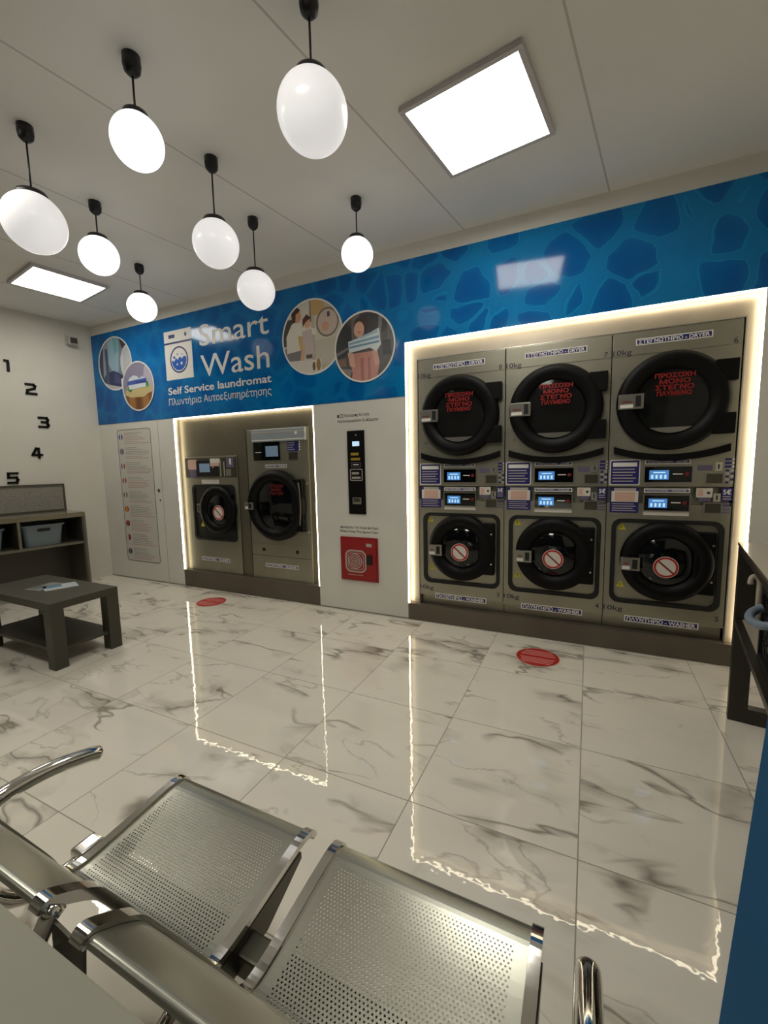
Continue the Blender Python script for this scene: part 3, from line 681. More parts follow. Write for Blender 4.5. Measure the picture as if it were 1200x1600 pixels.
def make_washer(label):
    t = thing('washing_machine', label, 'washing machine', (-0.5545, MY, 0.141), 0, 'washing machines below the dryers')
    X = lambda x: x + 0.556 - 0.0015; Z = lambda z: z - 0.141
    FR = rrect(X(-0.522), X(0.094), Z(0.330), Z(0.908), 0.06)
    q = MB(); hole = rrect(X(-0.522), X(0.094), Z(0.330), Z(0.908), 0.06)
    # front sheet with the rounded opening, then the box behind it
    n = len(hole); ou = []
    for x, z in hole:
        cx0, cz0 = X(-0.214), Z(0.62); dx, dz = x - cx0, z - cz0
        ks = [k for k in ((Wd - cx0) / dx if dx > 0 else (-cx0) / dx if dx < 0 else 9e9, (0.975 - cz0) / dz if dz > 0 else (-cz0) / dz if dz < 0 else 9e9)]
        k = min(ks); ou.append((cx0 + dx * k, cz0 + dz * k))
    q.ring(ou, hole, 0.0, 0.05, steel_m)
    q.raw([(0, 0, 0), (Wd, 0, 0), (Wd, 0, 0.975), (0, 0, 0.975)], [], steel_m)
    cor = [(0, 0), (Wd, 0), (Wd, 0.975), (0, 0.975)]
    for c in cor:   # corner gussets
        near = sorted(ou, key=lambda p_: (p_[0] - c[0]) ** 2 + (p_[1] - c[1]) ** 2)
        A = min([p_ for p_ in ou if abs(p_[0] - c[0]) < 1e-6] or near, key=lambda p_: abs(p_[1] - c[1])); B2 = min([p_ for p_ in ou if abs(p_[1] - c[1]) < 1e-6] or near, key=lambda p_: abs(p_[0] - c[0]))
        if (A[0] - B2[0]) ** 2 + (A[1] - B2[1]) ** 2 > 1e-9: q.prism([c, A, B2], 0.0, 0.05, steel_m)
    q.box(0, Wd, 0.05, 0.6, 0, 0.975, steel_m)
    q.build('body', t)
    inner = rrect(X(-0.494), X(0.066), Z(0.358), Z(0.882), 0.045)
    q = MB(); q.ring(FR, inner, -0.003, 0.03, blackmat_m); o = q.build('door_gasket', t); o['label'] = 'black rounded square rubber surround'
    q = MB(); q.prism(inner, 0.012, 0.03, steel_m); q.build('door_plate', t)
    cx, cz = X(-0.205), Z(0.635)
    q = MB(); q.lathe_y([(0.262, 0.011), (0.262, -0.02), (0.25, -0.04), (0.225, -0.05), (0.195, -0.046), (0.172, -0.034), (0.16, -0.02), (0.15, 0.0)], cx, cz, black_m, 64)
    q.box(X(-0.06), X(0.055), -0.038, 0.011, Z(0.442), Z(0.84), black_m, 0.008)
    d = q.build('door', t)
    q = MB(); q.lathe_y([(0.16, -0.015), (0.13, -0.03), (0.08, -0.04), (0.0005, -0.044)], cx, cz, gloss_m, 48); q.build('door_glass', d)
    no_sign(X(-0.207), Z(0.606), 0.07, -0.044).build('prohibition_sticker', d)
    door_handle(X(-0.464), X(-0.35), Z(0.569), Z(0.656), -0.036).build('door_handle', d)
    for x, z in ((-0.46, 0.853), (-0.456, 0.458)):
        q = MB(); triangle(q, X(x), Z(z), 0.026, 0.012); q.build('warning_sticker', t)
    for z in (0.76, 0.53):
        q = MB(); q.prism(circ(X(0.035), Z(z), 0.007, 10), -0.042, -0.037, coin_m); q.build('hinge_screw', d)
    q = MB(); q.prism(rrect(X(-0.538), X(-0.370), Z(0.948), Z(1.114), 0.006), -0.0012, 0, navy_m); q.plate(X(-0.515), X(-0.388), Z(1.09), Z(1.112), -0.0012, logo_grey_m, 0.0006); q.plate(X(-0.530), X(-0.374), Z(1.02), Z(1.092), -0.0018, paper_m, 0.0006); q.plate(X(-0.51), X(-0.394), Z(1.025), Z(1.086), -0.0024, pink_m, 0.0004)
    lines(q, X(-0.525), X(-0.385), Z(0.955), Z(1.014), 4, -0.0012, logo_grey_m, 0.35); q.build('price_sign', t)
    q = MB(); display(q, X(-0.346), X(-0.09), Z(0.963), Z(1.073), 0, screen_m); q.build('display', t)
    q = MB(); q.plate(X(-0.342), X(-0.094), Z(0.936), Z(0.962), 0, paper_m, 0.0015); q.build('notice_strip', t)
    q = MB(); name_strip(q, 'ΠΛΥΝΤΗΡΙΟ - WASHER', X(-0.343), X(-0.095), Z(1.083), Z(1.11), 0); q.build('name_strip', t)
    q = MB(); name_strip(q, 'ΠΛΥΝΤΗΡΙΟ - WASHER', X(-0.424), X(-0.008), Z(0.203), Z(0.246), 0); q.build('name_strip', t)
    q = MB(); coin_unit(q, X(0.024), Z(1.03), 0); return_cup(q, X(-0.023), X(0.07), Z(0.955), Z(1.025), 0); q.build('coin_acceptor', t)
    q = MB(); q.plate(X(-0.063), X(0.02), Z(1.056), Z(1.114), -0.0, paper_m, 0.001); q.plate(X(-0.055), X(-0.028), Z(1.064), Z(1.106), -0.001, pink_m, 0.0005); q.prism(circ(X(0.0), Z(1.085), 0.009, 12), -0.0016, -0.001, gun_m); q.plate(X(-0.05), X(0.014), Z(1.03), Z(1.055), 0, M_lilac, 0.001); q.build('coin_sticker', t)
    q = MB(); q.plate(X(0.066), X(0.117), Z(1.036), Z(1.116), 0, navy_m, 0.001); q.text('5€', X(0.0915), -0.0022, Z(1.076), 0.03, white_m, 0.02, 'CENTER', width=0.04); lines(q, X(0.07), X(0.113), Z(1.04), Z(1.07), 2, -0.001, logo_grey_m, 0.35)
    for k in range(4): q.plate(X(0.072), X(0.112), Z(0.96 + 0.018 * k), Z(0.97 + 0.018 * k), 0, M_lilac, 0.0008)
    q.build('fee_sign', t)
    q = MB(); q.text('10kg', X(-0.552), -0.0012, Z(0.272), 0.034, M_ink, 0.01, width=0.115); q.build('load_lettering', t)
    return t
PITCH_M = 0.677
dr = make_dryer('left tumble dryer of the top row, marked 8, with round black door')
wa = make_washer('left front loading washer of the bottom row, marked 3')
xL = -1.2375
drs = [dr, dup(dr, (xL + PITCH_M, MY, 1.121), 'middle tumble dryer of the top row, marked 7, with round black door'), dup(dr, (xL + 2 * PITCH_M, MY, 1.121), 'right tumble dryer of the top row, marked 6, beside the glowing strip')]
was = [wa, dup(wa, (xL + PITCH_M, MY, 0.141), 'middle front loading washer of the bottom row, marked 4'), dup(wa, (xL + 2 * PITCH_M, MY, 0.141), 'right front loading washer of the bottom row, marked 5, nearest the shelf')]
dr.location.x = xL; wa.location.x = xL
for t, n in zip(drs, '876'):
    q = MB(); q.text(n, 0.628, -0.0052, 1.963 - 1.121 + 0.004, 0.034, M_ink, 0.01); q.build('number_lettering', t)
for t, n in zip(was, '345'):
    q = MB(); q.text(n, 0.628, -0.0012, 0.272 - 0.141, 0.034, M_ink, 0.01); q.build('number_lettering', t)

# small washer and large washer in the left niche
LY = 3.25
t = thing('washing_machine', 'small grey washer on the left in the small niche, square door surround', 'washing machine', (-3.953, LY, 0.189))
X = lambda x: x + 3.953; Z = lambda z: z - 0.189
q = MB(); q.box(0, 0.76, 0, 0.58, 0, 1.233, steel_m, 0.004); q.build('body', t)
q = MB(); q.box(X(-3.93), X(-3.205), -0.006, 0, Z(1.2), Z(1.405), gun_m, 0.002); q.plate(X(-3.76), X(-3.45), Z(1.215), Z(1.375), -0.006, gloss_m, 0.002)
q.plate(X(-3.715), X(-3.565), Z(1.255), Z(1.345), -0.008, screen_dim_m, 0.001); q.plate(X(-3.53), X(-3.51), Z(1.30), Z(1.307), -0.008, white_m, 0.001)
o = q.build('control_panel', t)
q = MB(); q.prism(rrect(X(-3.885), X(-3.745), Z(1.285), Z(1.39), 0.02), -0.0075, -0.006, pink_m); q.plate(X(-3.865), X(-3.77), Z(1.203), Z(1.285), -0.006, M_lilac, 0.001); q.build('price_sign', t); q = MB(); q.plate(X(-3.555), X(-3.42), Z(1.35), Z(1.395), -0.009, paper_m, 0.001); q.plate(X(-3.555), X(-3.43), Z(1.315), Z(1.35), -0.009, pink_m, 0.001)
q.build('panel_stickers', t); q = MB(); q.plate(X(-3.33), X(-3.235), Z(1.30), Z(1.40), -0.006, M_lilac, 0.001); q.plate(X(-3.29), X(-3.265), Z(1.33), Z(1.39), -0.007, paper_m, 0.001); q.plate(X(-3.34), X(-3.27), Z(1.215), Z(1.285), -0.006, silver_m, 0.003); q.plate(X(-3.42), X(-3.405), Z(1.21), Z(1.385), -0.006, coin_m, 0.004); q.plate(X(-3.37), X(-3.355), Z(1.21), Z(1.36), -0.006, coin_m, 0.003)
q.build('coin_acceptor', t)
q = MB(); q.plate(X(-3.70), X(-3.455), Z(1.135), Z(1.175), 0, paper_m, 0.001); q.plate(X(-3.68), X(-3.48), Z(1.158), Z(1.168), -0.001, logo_grey_m, 0.0005); q.build('notice_strip', t)
FR = rrect(X(-3.85), X(-3.24), Z(0.53), Z(1.125), 0.05); inner = rrect(X(-3.825), X(-3.265), Z(0.555), Z(1.1), 0.04)
q = MB(); q.ring(FR, inner, -0.008, 0, blackmat_m); q.prism(inner, -0.003, -0.0005, M('dark door plate', (14, 14, 12), 0.45)); q.build('door_surround', t)
q = MB(); cx, cz = X(-3.475), Z(0.862); q.lathe_y([(0.248, -0.004), (0.248, -0.03), (0.235, -0.045), (0.2, -0.05), (0.17, -0.04), (0.155, -0.02), (0.15, -0.01)], cx, cz, black_m, 56); q.box(X(-3.36), X(-3.255), -0.04, -0.004, Z(0.66), Z(1.03), black_m, 0.008); d = q.build('door', t)
q = MB(); q.lathe_y([(0.158, -0.02), (0.12, -0.036), (0.06, -0.044), (0.0005, -0.046)], cx, cz, gloss_m, 40); q.build('door_glass', d)
no_sign(X(-3.44), Z(0.837), 0.077, -0.046).build('prohibition_sticker', d)
q = MB(); q.ring(rrect(X(-3.775), X(-3.725), Z(0.825), Z(0.925), 0.018), rrect(X(-3.762), X(-3.738), Z(0.84), Z(0.91), 0.011), -0.022, -0.003, coin_m); q.build('door_handle', t)
q = MB(); triangle(q, X(-3.725), Z(0.70), 0.03, -0.003); q.build('warning_sticker', t)
q = MB(); name_strip(q, 'ΠΛΥΝΤΗΡΙΟ - WASHER', X(-3.775), X(-3.37), Z(0.305), Z(0.345), 0); q.build('name_strip', t)

t = thing('washing_machine', 'tall large washer with big round black door in the small niche', 'washing machine', (-3.052, LY, 0.189))
X = lambda x: x + 3.052
q = MB(); q.box(0, 0.735, 0, 0.58, 0, 1.471, steel_m, 0.004); q.build('body', t)
q = MB(); q.plate(0.003, 0.732, Z(0.185), Z(0.54), 0, steel_m, 0.004); q.plate(0.003, 0.732, Z(0.42), Z(0.425), -0.004, gun_m, 0.0006)
for x in (-2.895, -2.487): q.prism(circ(X(x), Z(0.482), 0.018, 16), -0.007, -0.004, blackmat_m)
q.build('lower_panel', t)
q = MB(); q.box(X(-2.972), X(-2.335), -0.022, -0.001, Z(1.535), Z(1.655), pale_m, 0.008); q.plate(X(-2.965), X(-2.342), Z(1.547), Z(1.555), -0.022, white_m, 0.001); q.plate(X(-2.965), X(-2.342), Z(1.62), Z(1.63), -0.022, logo_grey_m, 0.001); q.prism(circ(X(-2.435), Z(1.605), 0.014, 16), -0.026, -0.022, white_m); o = q.build('pale_strip', t); o['label'] = 'pale soap drawer strip'  # raised pale plate with thin lines and a small disc
q = MB(); q.plate(X(-2.968), X(-2.645), Z(1.36), Z(1.535), 0, gloss_m, 0.004); q.plate(X(-2.815), X(-2.665), Z(1.395), Z(1.495), -0.004, screen_dim_m, 0.001); q.plate(X(-2.945), X(-2.87), Z(1.435), Z(1.442), -0.004, white_m, 0.001); q.build('display', t)
q = MB(); q.plate(X(-2.56), X(-2.42), Z(1.44), Z(1.532), 0, navy_m, 0.001); lines(q, X(-2.555), X(-2.47), Z(1.445), Z(1.528), 4, -0.001, logo_grey_m, 0.3); return_cup(q, X(-2.55), X(-2.43), Z(1.355), Z(1.435), 0)
for k in range(4): q.prism(circ(X(-2.418), Z(1.525 - 0.024 * k), 0.008, 10), -0.002, 0, paper_m)
q.build('coin_acceptor', t)
q = MB(); name_strip(q, 'ΠΛΥΝΤΗΡΙΟ - WASHER', X(-2.83), X(-2.575), Z(1.288), Z(1.32), 0); q.build('name_strip', t)
q = MB(); name_strip(q, 'ΠΛΥΝΤΗΡΙΟ - WASHER', X(-2.885), X(-2.485), Z(0.31), Z(0.347), -0.004); q.build('name_strip', t)
cx, cz = X(-2.705), Z(0.928)
q = MB(); q.lathe_y([(0.342, -0.001), (0.342, -0.035), (0.325, -0.055), (0.29, -0.082), (0.25, -0.055), (0.235, -0.035), (0.23, -0.02)], cx, cz, black_m, 64); q.box(X(-2.5), X(-2.372), -0.05, -0.001, Z(0.685), Z(1.18), black_m, 0.01); d = q.build('door', t)
q = MB(); q.lathe_y([(0.238, -0.03), (0.16, -0.045), (0.08, -0.053), (0.0005, -0.056)], cx, cz, gloss_m, 48); q.build('door_glass', d)
q = MB()
for i, (w, s2) in enumerate(((0.16, 'ΠΡΟΣΟΧΗ'), (0.12, 'ΜΟΝΟ'), (0.15, 'ΠΛΥΣΗ'))): q.text(s2, X(-2.66), -0.058, Z(1.105) - 0.036 * i, 0.026, darkred_m, 0.03, 'CENTER', width=w)
q.build('warning_lettering', d)
q = MB(); pts = [(X(-2.40) + 0.012 * math.sin(i / 10 * PI), -0.066, Z(1.15) - i * 0.04) for i in range(11)]; q.tube(pts, 0.009, gun_m, 8); q.build('hinge_rod', d)
door_handle(X(-3.05), X(-2.945), Z(0.885), Z(0.955), -0.062).build('door_handle', d)
for z in (1.14, 0.68):
    q = MB(); q.prism(circ(X(-2.345), Z(z), 0.013, 12), -0.008, 0, coin_m); q.build('hinge_screw', t)

# ------------------------------------------------------------------ things on the machine wall
fy = WY - 0.0005
t = thing('payment_kiosk', 'tall narrow black change machine set in the wall between the niches', 'payment terminal', (-1.795, WY, 0.877))
L0 = t.location
q = MB(); q.box(-1.877, -1.713, WY - 0.012, fy, 0.877, 1.589, black_m, 0.002); q.build('front_panel', t, L0)
ky = WY - 0.0122
q = MB(); q.plate(-1.826, -1.759, 1.459, 1.499, ky, digit_m, 0.001); q.build('display', t, L0)
ylw = M('yellow slot trim', (168, 140, 40), 0.5)
q = MB(); q.plate(-1.842, -1.766, 1.381, 1.403, ky, ylw, 0.004); q.plate(-1.842, -1.754, 1.339, 1.36, ky, ylw, 0.004); q.build('banknote_slot', t, L0)
q = MB(); q.ring(rrect(-1.843, -1.748, 1.28, 1.322, 0.008), rrect(-1.838, -1.753, 1.285, 1.317, 0.006), ky - 0.0012, ky, M_lilac); q.plate(-1.825, -1.768, 1.298, 1.306, ky, white_m, 0.001); q.build('brand_plate', t, L0)
q = MB(); q.ring(rrect(-1.855, -1.734, 1.164, 1.266, 0.012), rrect(-1.848, -1.741, 1.171, 1.259, 0.008), ky - 0.0015, ky, logo_grey_m); q.plate(-1.838, -1.768, 1.219, 1.238, ky, logo_grey_m, 0.001); q.plate(-1.838, -1.754, 1.181, 1.2, ky, logo_grey_m, 0.001); q.build('card_reader', t, L0)
q = MB(); q.box(-1.836, -1.75, ky - 0.008, ky, 0.963, 1.022, silver_m, 0.004); q.plate(-1.822, -1.764, 0.985, 1.015, ky - 0.008, gun_m, 0.001); q.build('coin_tray', t, L0)
q = MB(); q.prism([(-1.8, 1.555), (-1.79, 1.543), (-1.78, 1.555)], ky - 0.001, ky, logo_grey_m); q.build('arrow_mark', t, L0)

ink = M('black wall lettering', (52, 50, 46), 0.5)
q = MB(); q.text('Μετατροπή Αλλαγής', -1.90, fy - 0.0006, 1.708, 0.024, ink, 0.012, width=0.24); q.text('Χαρτονομισμάτων Σε Κέρματα', -1.975, fy - 0.0006, 1.663, 0.024, ink, 0.012, width=0.395)
q.ring(rrect(-1.945, -1.915, 1.703, 1.735, 0.003, 2), rrect(-1.941, -1.919, 1.707, 1.731, 0.002, 2), fy - 0.0008, fy, ink); q.plate(-1.975, -1.955, 1.705, 1.73, fy, ink, 0.0006)
tag(q.build('wall_lettering'), 'two lines of small dark Greek lettering above the black change machine', 'wall lettering')
q = MB(); q.text('Διατηρείτε Τον Χώρο Καθαρό', -1.977, fy - 0.0006, 0.748, 0.02, ink, 0.014, width=0.375); q.text('Please Keep The Space Clean', -1.977, fy - 0.0006, 0.712, 0.02, ink, 0.014, width=0.375)
tag(q.build('wall_lettering'), 'two lines of small dark lettering above the red hose cabinet', 'wall lettering')

t = thing('fire_hose_cabinet', 'red square fire hose cabinet with white spiral emblem, low on the wall', 'fire hose cabinet', (-1.79, WY, 0.287)); L0 = t.location
q = MB(); q.box(-1.973, -1.606, WY - 0.016, fy, 0.286, 0.673, redbox_m, 0.004); q.build('cabinet_box', t, L0)
q = MB(); q.box(-1.962, -1.617, WY - 0.022, WY - 0.0162, 0.297, 0.662, redbox_m, 0.003); d = q.build('cabinet_door', t, L0)
hy = WY - 0.0222
q = MB(); q.ring(rrect(-1.922, -1.714, 0.362, 0.562, 0.055), rrect(-1.908, -1.728, 0.376, 0.548, 0.045), hy - 0.001, hy, logo_grey_m); q.ring(rrect(-1.897, -1.739, 0.387, 0.537, 0.04), rrect(-1.891, -1.745, 0.393, 0.531, 0.036), hy - 0.001, hy, logo_grey_m)
for r in (0.068, 0.05, 0.032, 0.014): q.ring(circ(-1.822, 0.461, r, 32), circ(-1.822, 0.461, r - 0.009, 32), hy - 0.001, hy, logo_grey_m)
q.plate(-1.90, -1.75, 0.337, 0.342, hy, logo_grey_m, 0.001)
q.build('hose_emblem', t, L0)
q = MB(); q.plate(-1.712, -1.658, 0.596, 0.624, hy, logo_grey_m, 0.001); q.build('small_sticker', t, L0)
q = MB(); q.box(-1.708, -1.655, hy - 0.012, hy, 0.44, 0.525, blackmat_m, 0.006); q.build('door_latch', t, L0)

t = thing('instruction_poster', 'tall outlined instruction sheet with a column of round flag icons on the wall', 'poster', (-4.69, WY, 0.217)); L0 = t.location
q = MB(); q.prism(rrect(-4.982, -4.4, 0.217, 1.757, 0.03), WY - 0.0015, fy, M('poster sheet', (206, 204, 196), 0.45)); q.build('sheet', t, L0)
q = MB(); q.ring(rrect(-4.982, -4.4, 0.217, 1.757, 0.035), rrect(-4.976, -4.406, 0.223, 1.751, 0.03), WY - 0.0025, WY - 0.0016, M('grey outline', (70, 68, 62), 0.5)); q.build('outline', t, L0)
flags = [[(40, 50, 120), (200, 200, 205), (40, 50, 120)], [(120, 110, 130), (160, 120, 120), (90, 90, 120)], [(50, 60, 140), (215, 210, 205), (180, 40, 44)], [(170, 30, 34), (210, 190, 180), (150, 28, 34)], [(60, 110, 70), (215, 210, 205), (150, 50, 40)], [(170, 40, 30), (206, 160, 50), (170, 40, 30)], [(100, 30, 36), (190, 60, 50), (60, 30, 40)], [(210, 206, 200), (90, 20, 30), (180, 50, 40)], [(60, 60, 60), (120, 120, 110), (70, 40, 40)]]
poster_txt = M('faint grey text', (150, 147, 140), 0.5); poster_red = M('faint red text', (186, 146, 138), 0.5)
for i, fl in enumerate(flags):
    z = 1.675 - i * 0.168; q = MB(); cx = -4.922
    for k, c in enumerate(fl):
        a = -0.036 + 0.024 * k; P = clip_disc([(cx + a, z - 0.05), (cx + a + 0.024, z - 0.05), (cx + a + 0.024, z + 0.05), (cx + a, z + 0.05)], cx, z, 0.036, 20)
        q.prism(P, WY - 0.0024, WY - 0.0016, pm(c))
    q.build('flag_icon', t, L0)
    q = MB(); lines(q, -4.86, -4.50, z + 0.01, z + 0.05, 2, WY - 0.0016, poster_txt, 0.3, 0.5); lines(q, -4.86, -4.43, z - 0.045, z + 0.005, 3, WY - 0.0016, poster_txt if i % 3 else poster_red, 0.35, 0.4); lines(q, -4.86, -4.43, z - 0.09, z - 0.05, 2, WY - 0.0016, poster_red, 0.35, 0.4)
    q.build('text_block', t, L0)
t = thing('door_lock', 'tiny dark lock on the white panel between poster and small niche', 'lock', (-4.326, WY, 1.0)); L0 = t.location
q = MB(); q.lathe_y([(0.017, WY - 0.0005), (0.017, WY - 0.008), (0.0005, WY - 0.008)], -4.332, 1.06, gun_m, 16); q.build('keyhole_rosette', t, L0)
q = MB(); q.lathe_y([(0.010, WY - 0.0005), (0.010, WY - 0.005), (0.0005, WY - 0.005)], -4.322, 0.95, gun_m, 14); q.build('lower_rosette', t, L0)
seam = M('panel joint', (150, 148, 138), 0.5)
q = MB(); q.plate(-4.2775, -4.2735, 0.0, 1.83, fy, seam, 0.0008); struct(q.build('trim_7'))
q = MB(); q.plate(-5.31, LN[0], 0.001, 0.012, fy, seam, 0.0015); q.plate(LN[1], RN[0], 0.001, 0.012, fy, seam, 0.0015); struct(q.build('baseboard_back'))

def floor_disc(x, y, label):
    t = thing('floor_sticker', label, 'floor sticker', (x, y, 0.0), 0, 'round red floor stickers'); L0 = t.location
    r = 0.14; q = MB(); q.lathe_z([(0.0005, 0.0012), (r, 0.0012), (r, 0.0002)][::-1], 0, 0, M('red floor sticker', (176, 34, 34), 0.4), 48, False); q.build('disc', t)
    q = MB(); q.lathe_z([(r, 0.0016), (r - 0.006, 0.0016)], 0, 0, pink_m, 48, False)
    for k in range(9):
        yy = 0.09 - 0.022 * k
        if k == 4: continue
        w = 0.8 * math.sqrt(r * r - yy * yy) - 0.01 * random.random(); q.box(-w, w, yy - 0.006, yy + 0.006, 0.0014, 0.0016, M_pinkt)
    q.build('text_lines', t)
    return t
M_pinkt = M('pale red text', (214, 130, 124), 0.5)
floor_disc(-0.272, 2.885, 'round red floor sticker in front of the stacked machines')
floor_disc(-3.285, 2.90, 'round red floor sticker in front of the small niche')

# ------------------------------------------------------------------ left wall things
def strokes(q, S, w, x, z, sc, m):
    """thick squared numeral built of bars in the local y,z plane (wall face at x), seen from +x"""
    for (a0, b0), (a1, b1) in S:
        d = Vector((a1 - a0, b1 - b0)); d.normalize(); n = Vector((-d.y, d.x)) * w / 2; e = d * w / 2
        P = [Vector((a0, b0)) - e + n, Vector((a0, b0)) - e - n, Vector((a1, b1)) + e - n, Vector((a1, b1)) + e + n]
        vs_ = [(x0, -p_.x * 0 + x_[0], x_[1]) for x0 in (0.001, 0.012) for x_ in [(x + p_.x * sc, z + p_.y * sc) for p_ in P] for p_ in [Vector((0, 0))]]
        q.raw(vs_, [(3, 2, 1, 0), (4, 5, 6, 7), (0, 1, 5, 4), (1, 2, 6, 5), (2, 3, 7, 6), (3, 0, 4, 7)], m)
NUM = {'1': [((0, 0), (0.02, 0.8)), ((0.02, 0.8), (0.0, 1)), ((0, 1), (-0.22, 1))],
       '2': [((-0.4, 1), (0.25, 1)), ((0.25, 1), (0.38, 0.85)), ((0.38, 0.85), (0.3, 0.6)), ((0.3, 0.6), (-0.3, 0.35)), ((-0.3, 0.35), (-0.4, 0.0)), ((-0.4, 0), (0.42, 0))],
       '3': [((-0.4, 1), (0.3, 1)), ((0.3, 1), (0.4, 0.8)), ((0.4, 0.8), (0.3, 0.52)), ((-0.15, 0.52), (0.3, 0.52)), ((0.3, 0.52), (0.42, 0.2)), ((0.42, 0.2), (0.3, 0)), ((0.3, 0), (-0.42, 0))],
       '4': [((0.15, 0), (0.15, 1)), ((0.15, 1), (-0.05, 1)), ((-0.05, 1), (-0.4, 0.35)), ((-0.4, 0.3), (0.4, 0.3))],
       '5': [((0.4, 1), (-0.35, 1)), ((-0.35, 1), (-0.38, 0.55)), ((-0.38, 0.55), (0.3, 0.55)), ((0.3, 0.55), (0.4, 0.3)), ((0.4, 0.3), (0.3, 0)), ((0.3, 0), (-0.4, 0))]}
clk = thing('wall_clock', 'big frameless wall clock of separate black numerals on the left wall', 'clock', (LC.x, LC.y, 1.825), ang)
for n, a, z in (('1', -0.80, 2.385), ('2', -0.628, 2.173), ('3', -0.547, 1.829), ('4', -0.634, 1.496), ('5', -0.864, 1.235)):
    q = MB(); strokes(q, NUM[n], 0.24, a, z - 1.825 - 0.048, 0.096, black_m); q.build('numeral', clk)
t = thing('security_camera', 'small white security camera high in the left corner', 'security camera', (*lw(-0.22, 0.0), 2.755), ang)
q = MB(); q.box(0.0, 0.02, -0.05, 0.05, -0.045, 0.055, camera_m, 0.005); q.build('mount', t)
q = MB(); q.box(0.02, 0.11, -0.045, 0.04, -0.05, 0.03, camera_m, 0.012); q.build('housing', t)
q = MB(); q.box(0.108, 0.113, -0.038, 0.033, -0.043, 0.018, gun_m, 0.002); q.build('lens_cover', t)

# desk along the left wall with open compartments under its top
dk = thing('folding_counter', 'dark counter with open compartments below its top against the left wall', 'counter', (LC.x, LC.y, 0), ang)
A0, A1 = -0.41, -2.3; D = 0.45
q = MB(); q.box(0.01, D, A1, A0, 0.822, 0.85, desk_m, 0.002); q.box(0.01, D, A1, A0, 0.85, 0.856, desktop_m); q.build('top', dk)
q = MB(); q.box(D, D + 0.006, A1, A0, 0.806, 0.856, deskedge_m, 0.001); q.build('edge_trim', dk)
q = MB(); q.box(0.01, D, A0 - 0.035, A0, 0.0, 0.822, desk_m, 0.002); q.build('side_panel', dk)
q = MB(); q.box(0.01, D, A1, A1 + 0.035, 0.0, 0.822, desk_m, 0.002); q.build('side_panel', dk)
q = MB(); q.box(0.01, D, A1 + 0.035, A0 - 0.035, 0.515, 0.54, desk_m); q.box(D, D + 0.004, A1 + 0.035, A0 - 0.035, 0.515, 0.54, shelfedge_m); q.build('shelf', dk)
for a in (-0.985, -1.58):
    q = MB(); q.box(0.01, D, a - 0.012, a + 0.012, 0.54, 0.822, desk_m); q.box(D, D + 0.004, a - 0.012, a + 0.012, 0.54, 0.806, shelfedge_m); q.build('divider', dk)
q = MB(); q.box(0.01, 0.025, A1 + 0.035, A0 - 0.035, 0.04, 0.822, desk_m); q.build('back_panel', dk)
q = MB(); q.box(D - 0.03, D + 0.004, A0 - 0.018, A0 + 0.003, 0.0, 0.806, shelfedge_m, 0.002); q.build('corner_post', dk)
def tub(a, label):
    x_, y_ = lw(a, 0.245)
    t = thing('laundry_basket', label, 'basket', (x_, y_, 0.541), ang, 'plastic laundry baskets in the counter')
    q = MB(); lv = [(0.0, 0.155, 0.15), (0.20, 0.17, 0.175), (0.20, 0.182, 0.188), (0.216, 0.184, 0.19), (0.216, 0.172, 0.176), (0.012, 0.15, 0.146)]
    # handle slot is a black patch that paints the shaded opening, not a cut
    rings = []
    for z, hx, hy in lv: rings.append([(x, y, z) for x, y in rrect(-hx, hx, -hy, hy, 0.04, 5)])
    n = len(rings[0]); vs_ = [p_ for r in rings for p_ in r]; fs = [tuple(range(n - 1, -1, -1))]
    for k in range(len(rings) - 1):
        for i in range(n):
            j = (i + 1) % n; fs.append((k * n + i, k * n + j, (k + 1) * n + j, (k + 1) * n + i))
    fs.append(tuple(range(5 * n, 6 * n)))
    q.raw(vs_, fs, basket_m); q.build('tub', t)
    q = MB(); q.prism([(v[0], v[1]) for v in rrect(-0.055, 0.055, 0.15, 0.18, 0.014, 4)], -0.004, 0.003, blackmat_m); o = q.build('slot_patch', t); o['label'] = 'black patch painted as the shaded handle opening'
    o.rotation_euler = (0, 0, PI / 2); o.location = (0.1705, 0, 0)
    return t
tub(-0.775, 'blue grey plastic laundry basket in the compartment nearest the corner')
tub(-1.265, 'blue grey plastic laundry basket in the second compartment from the corner')
t = thing('notice_board', 'framed grey speckled board standing on the counter below numeral 5', 'board', (*lw(-1.0, 0.03), 0.858), ang)
q = MB(); q.box(0, 0.02, -0.55, 0.55, 0.0, 0.285, meshboard_m); q.build('panel', t)
q = MB()
for y0, y1, z0, z1 in ((-0.565, 0.565, 0.28, 0.3), (-0.565, 0.565, 0.0, 0.018), (0.548, 0.565, 0.018, 0.28), (-0.565, -0.548, 0.018, 0.28)): q.box(-0.003, 0.03, y0, y1, z0, z1, desk_m, 0.001)
q.build('frame', t)

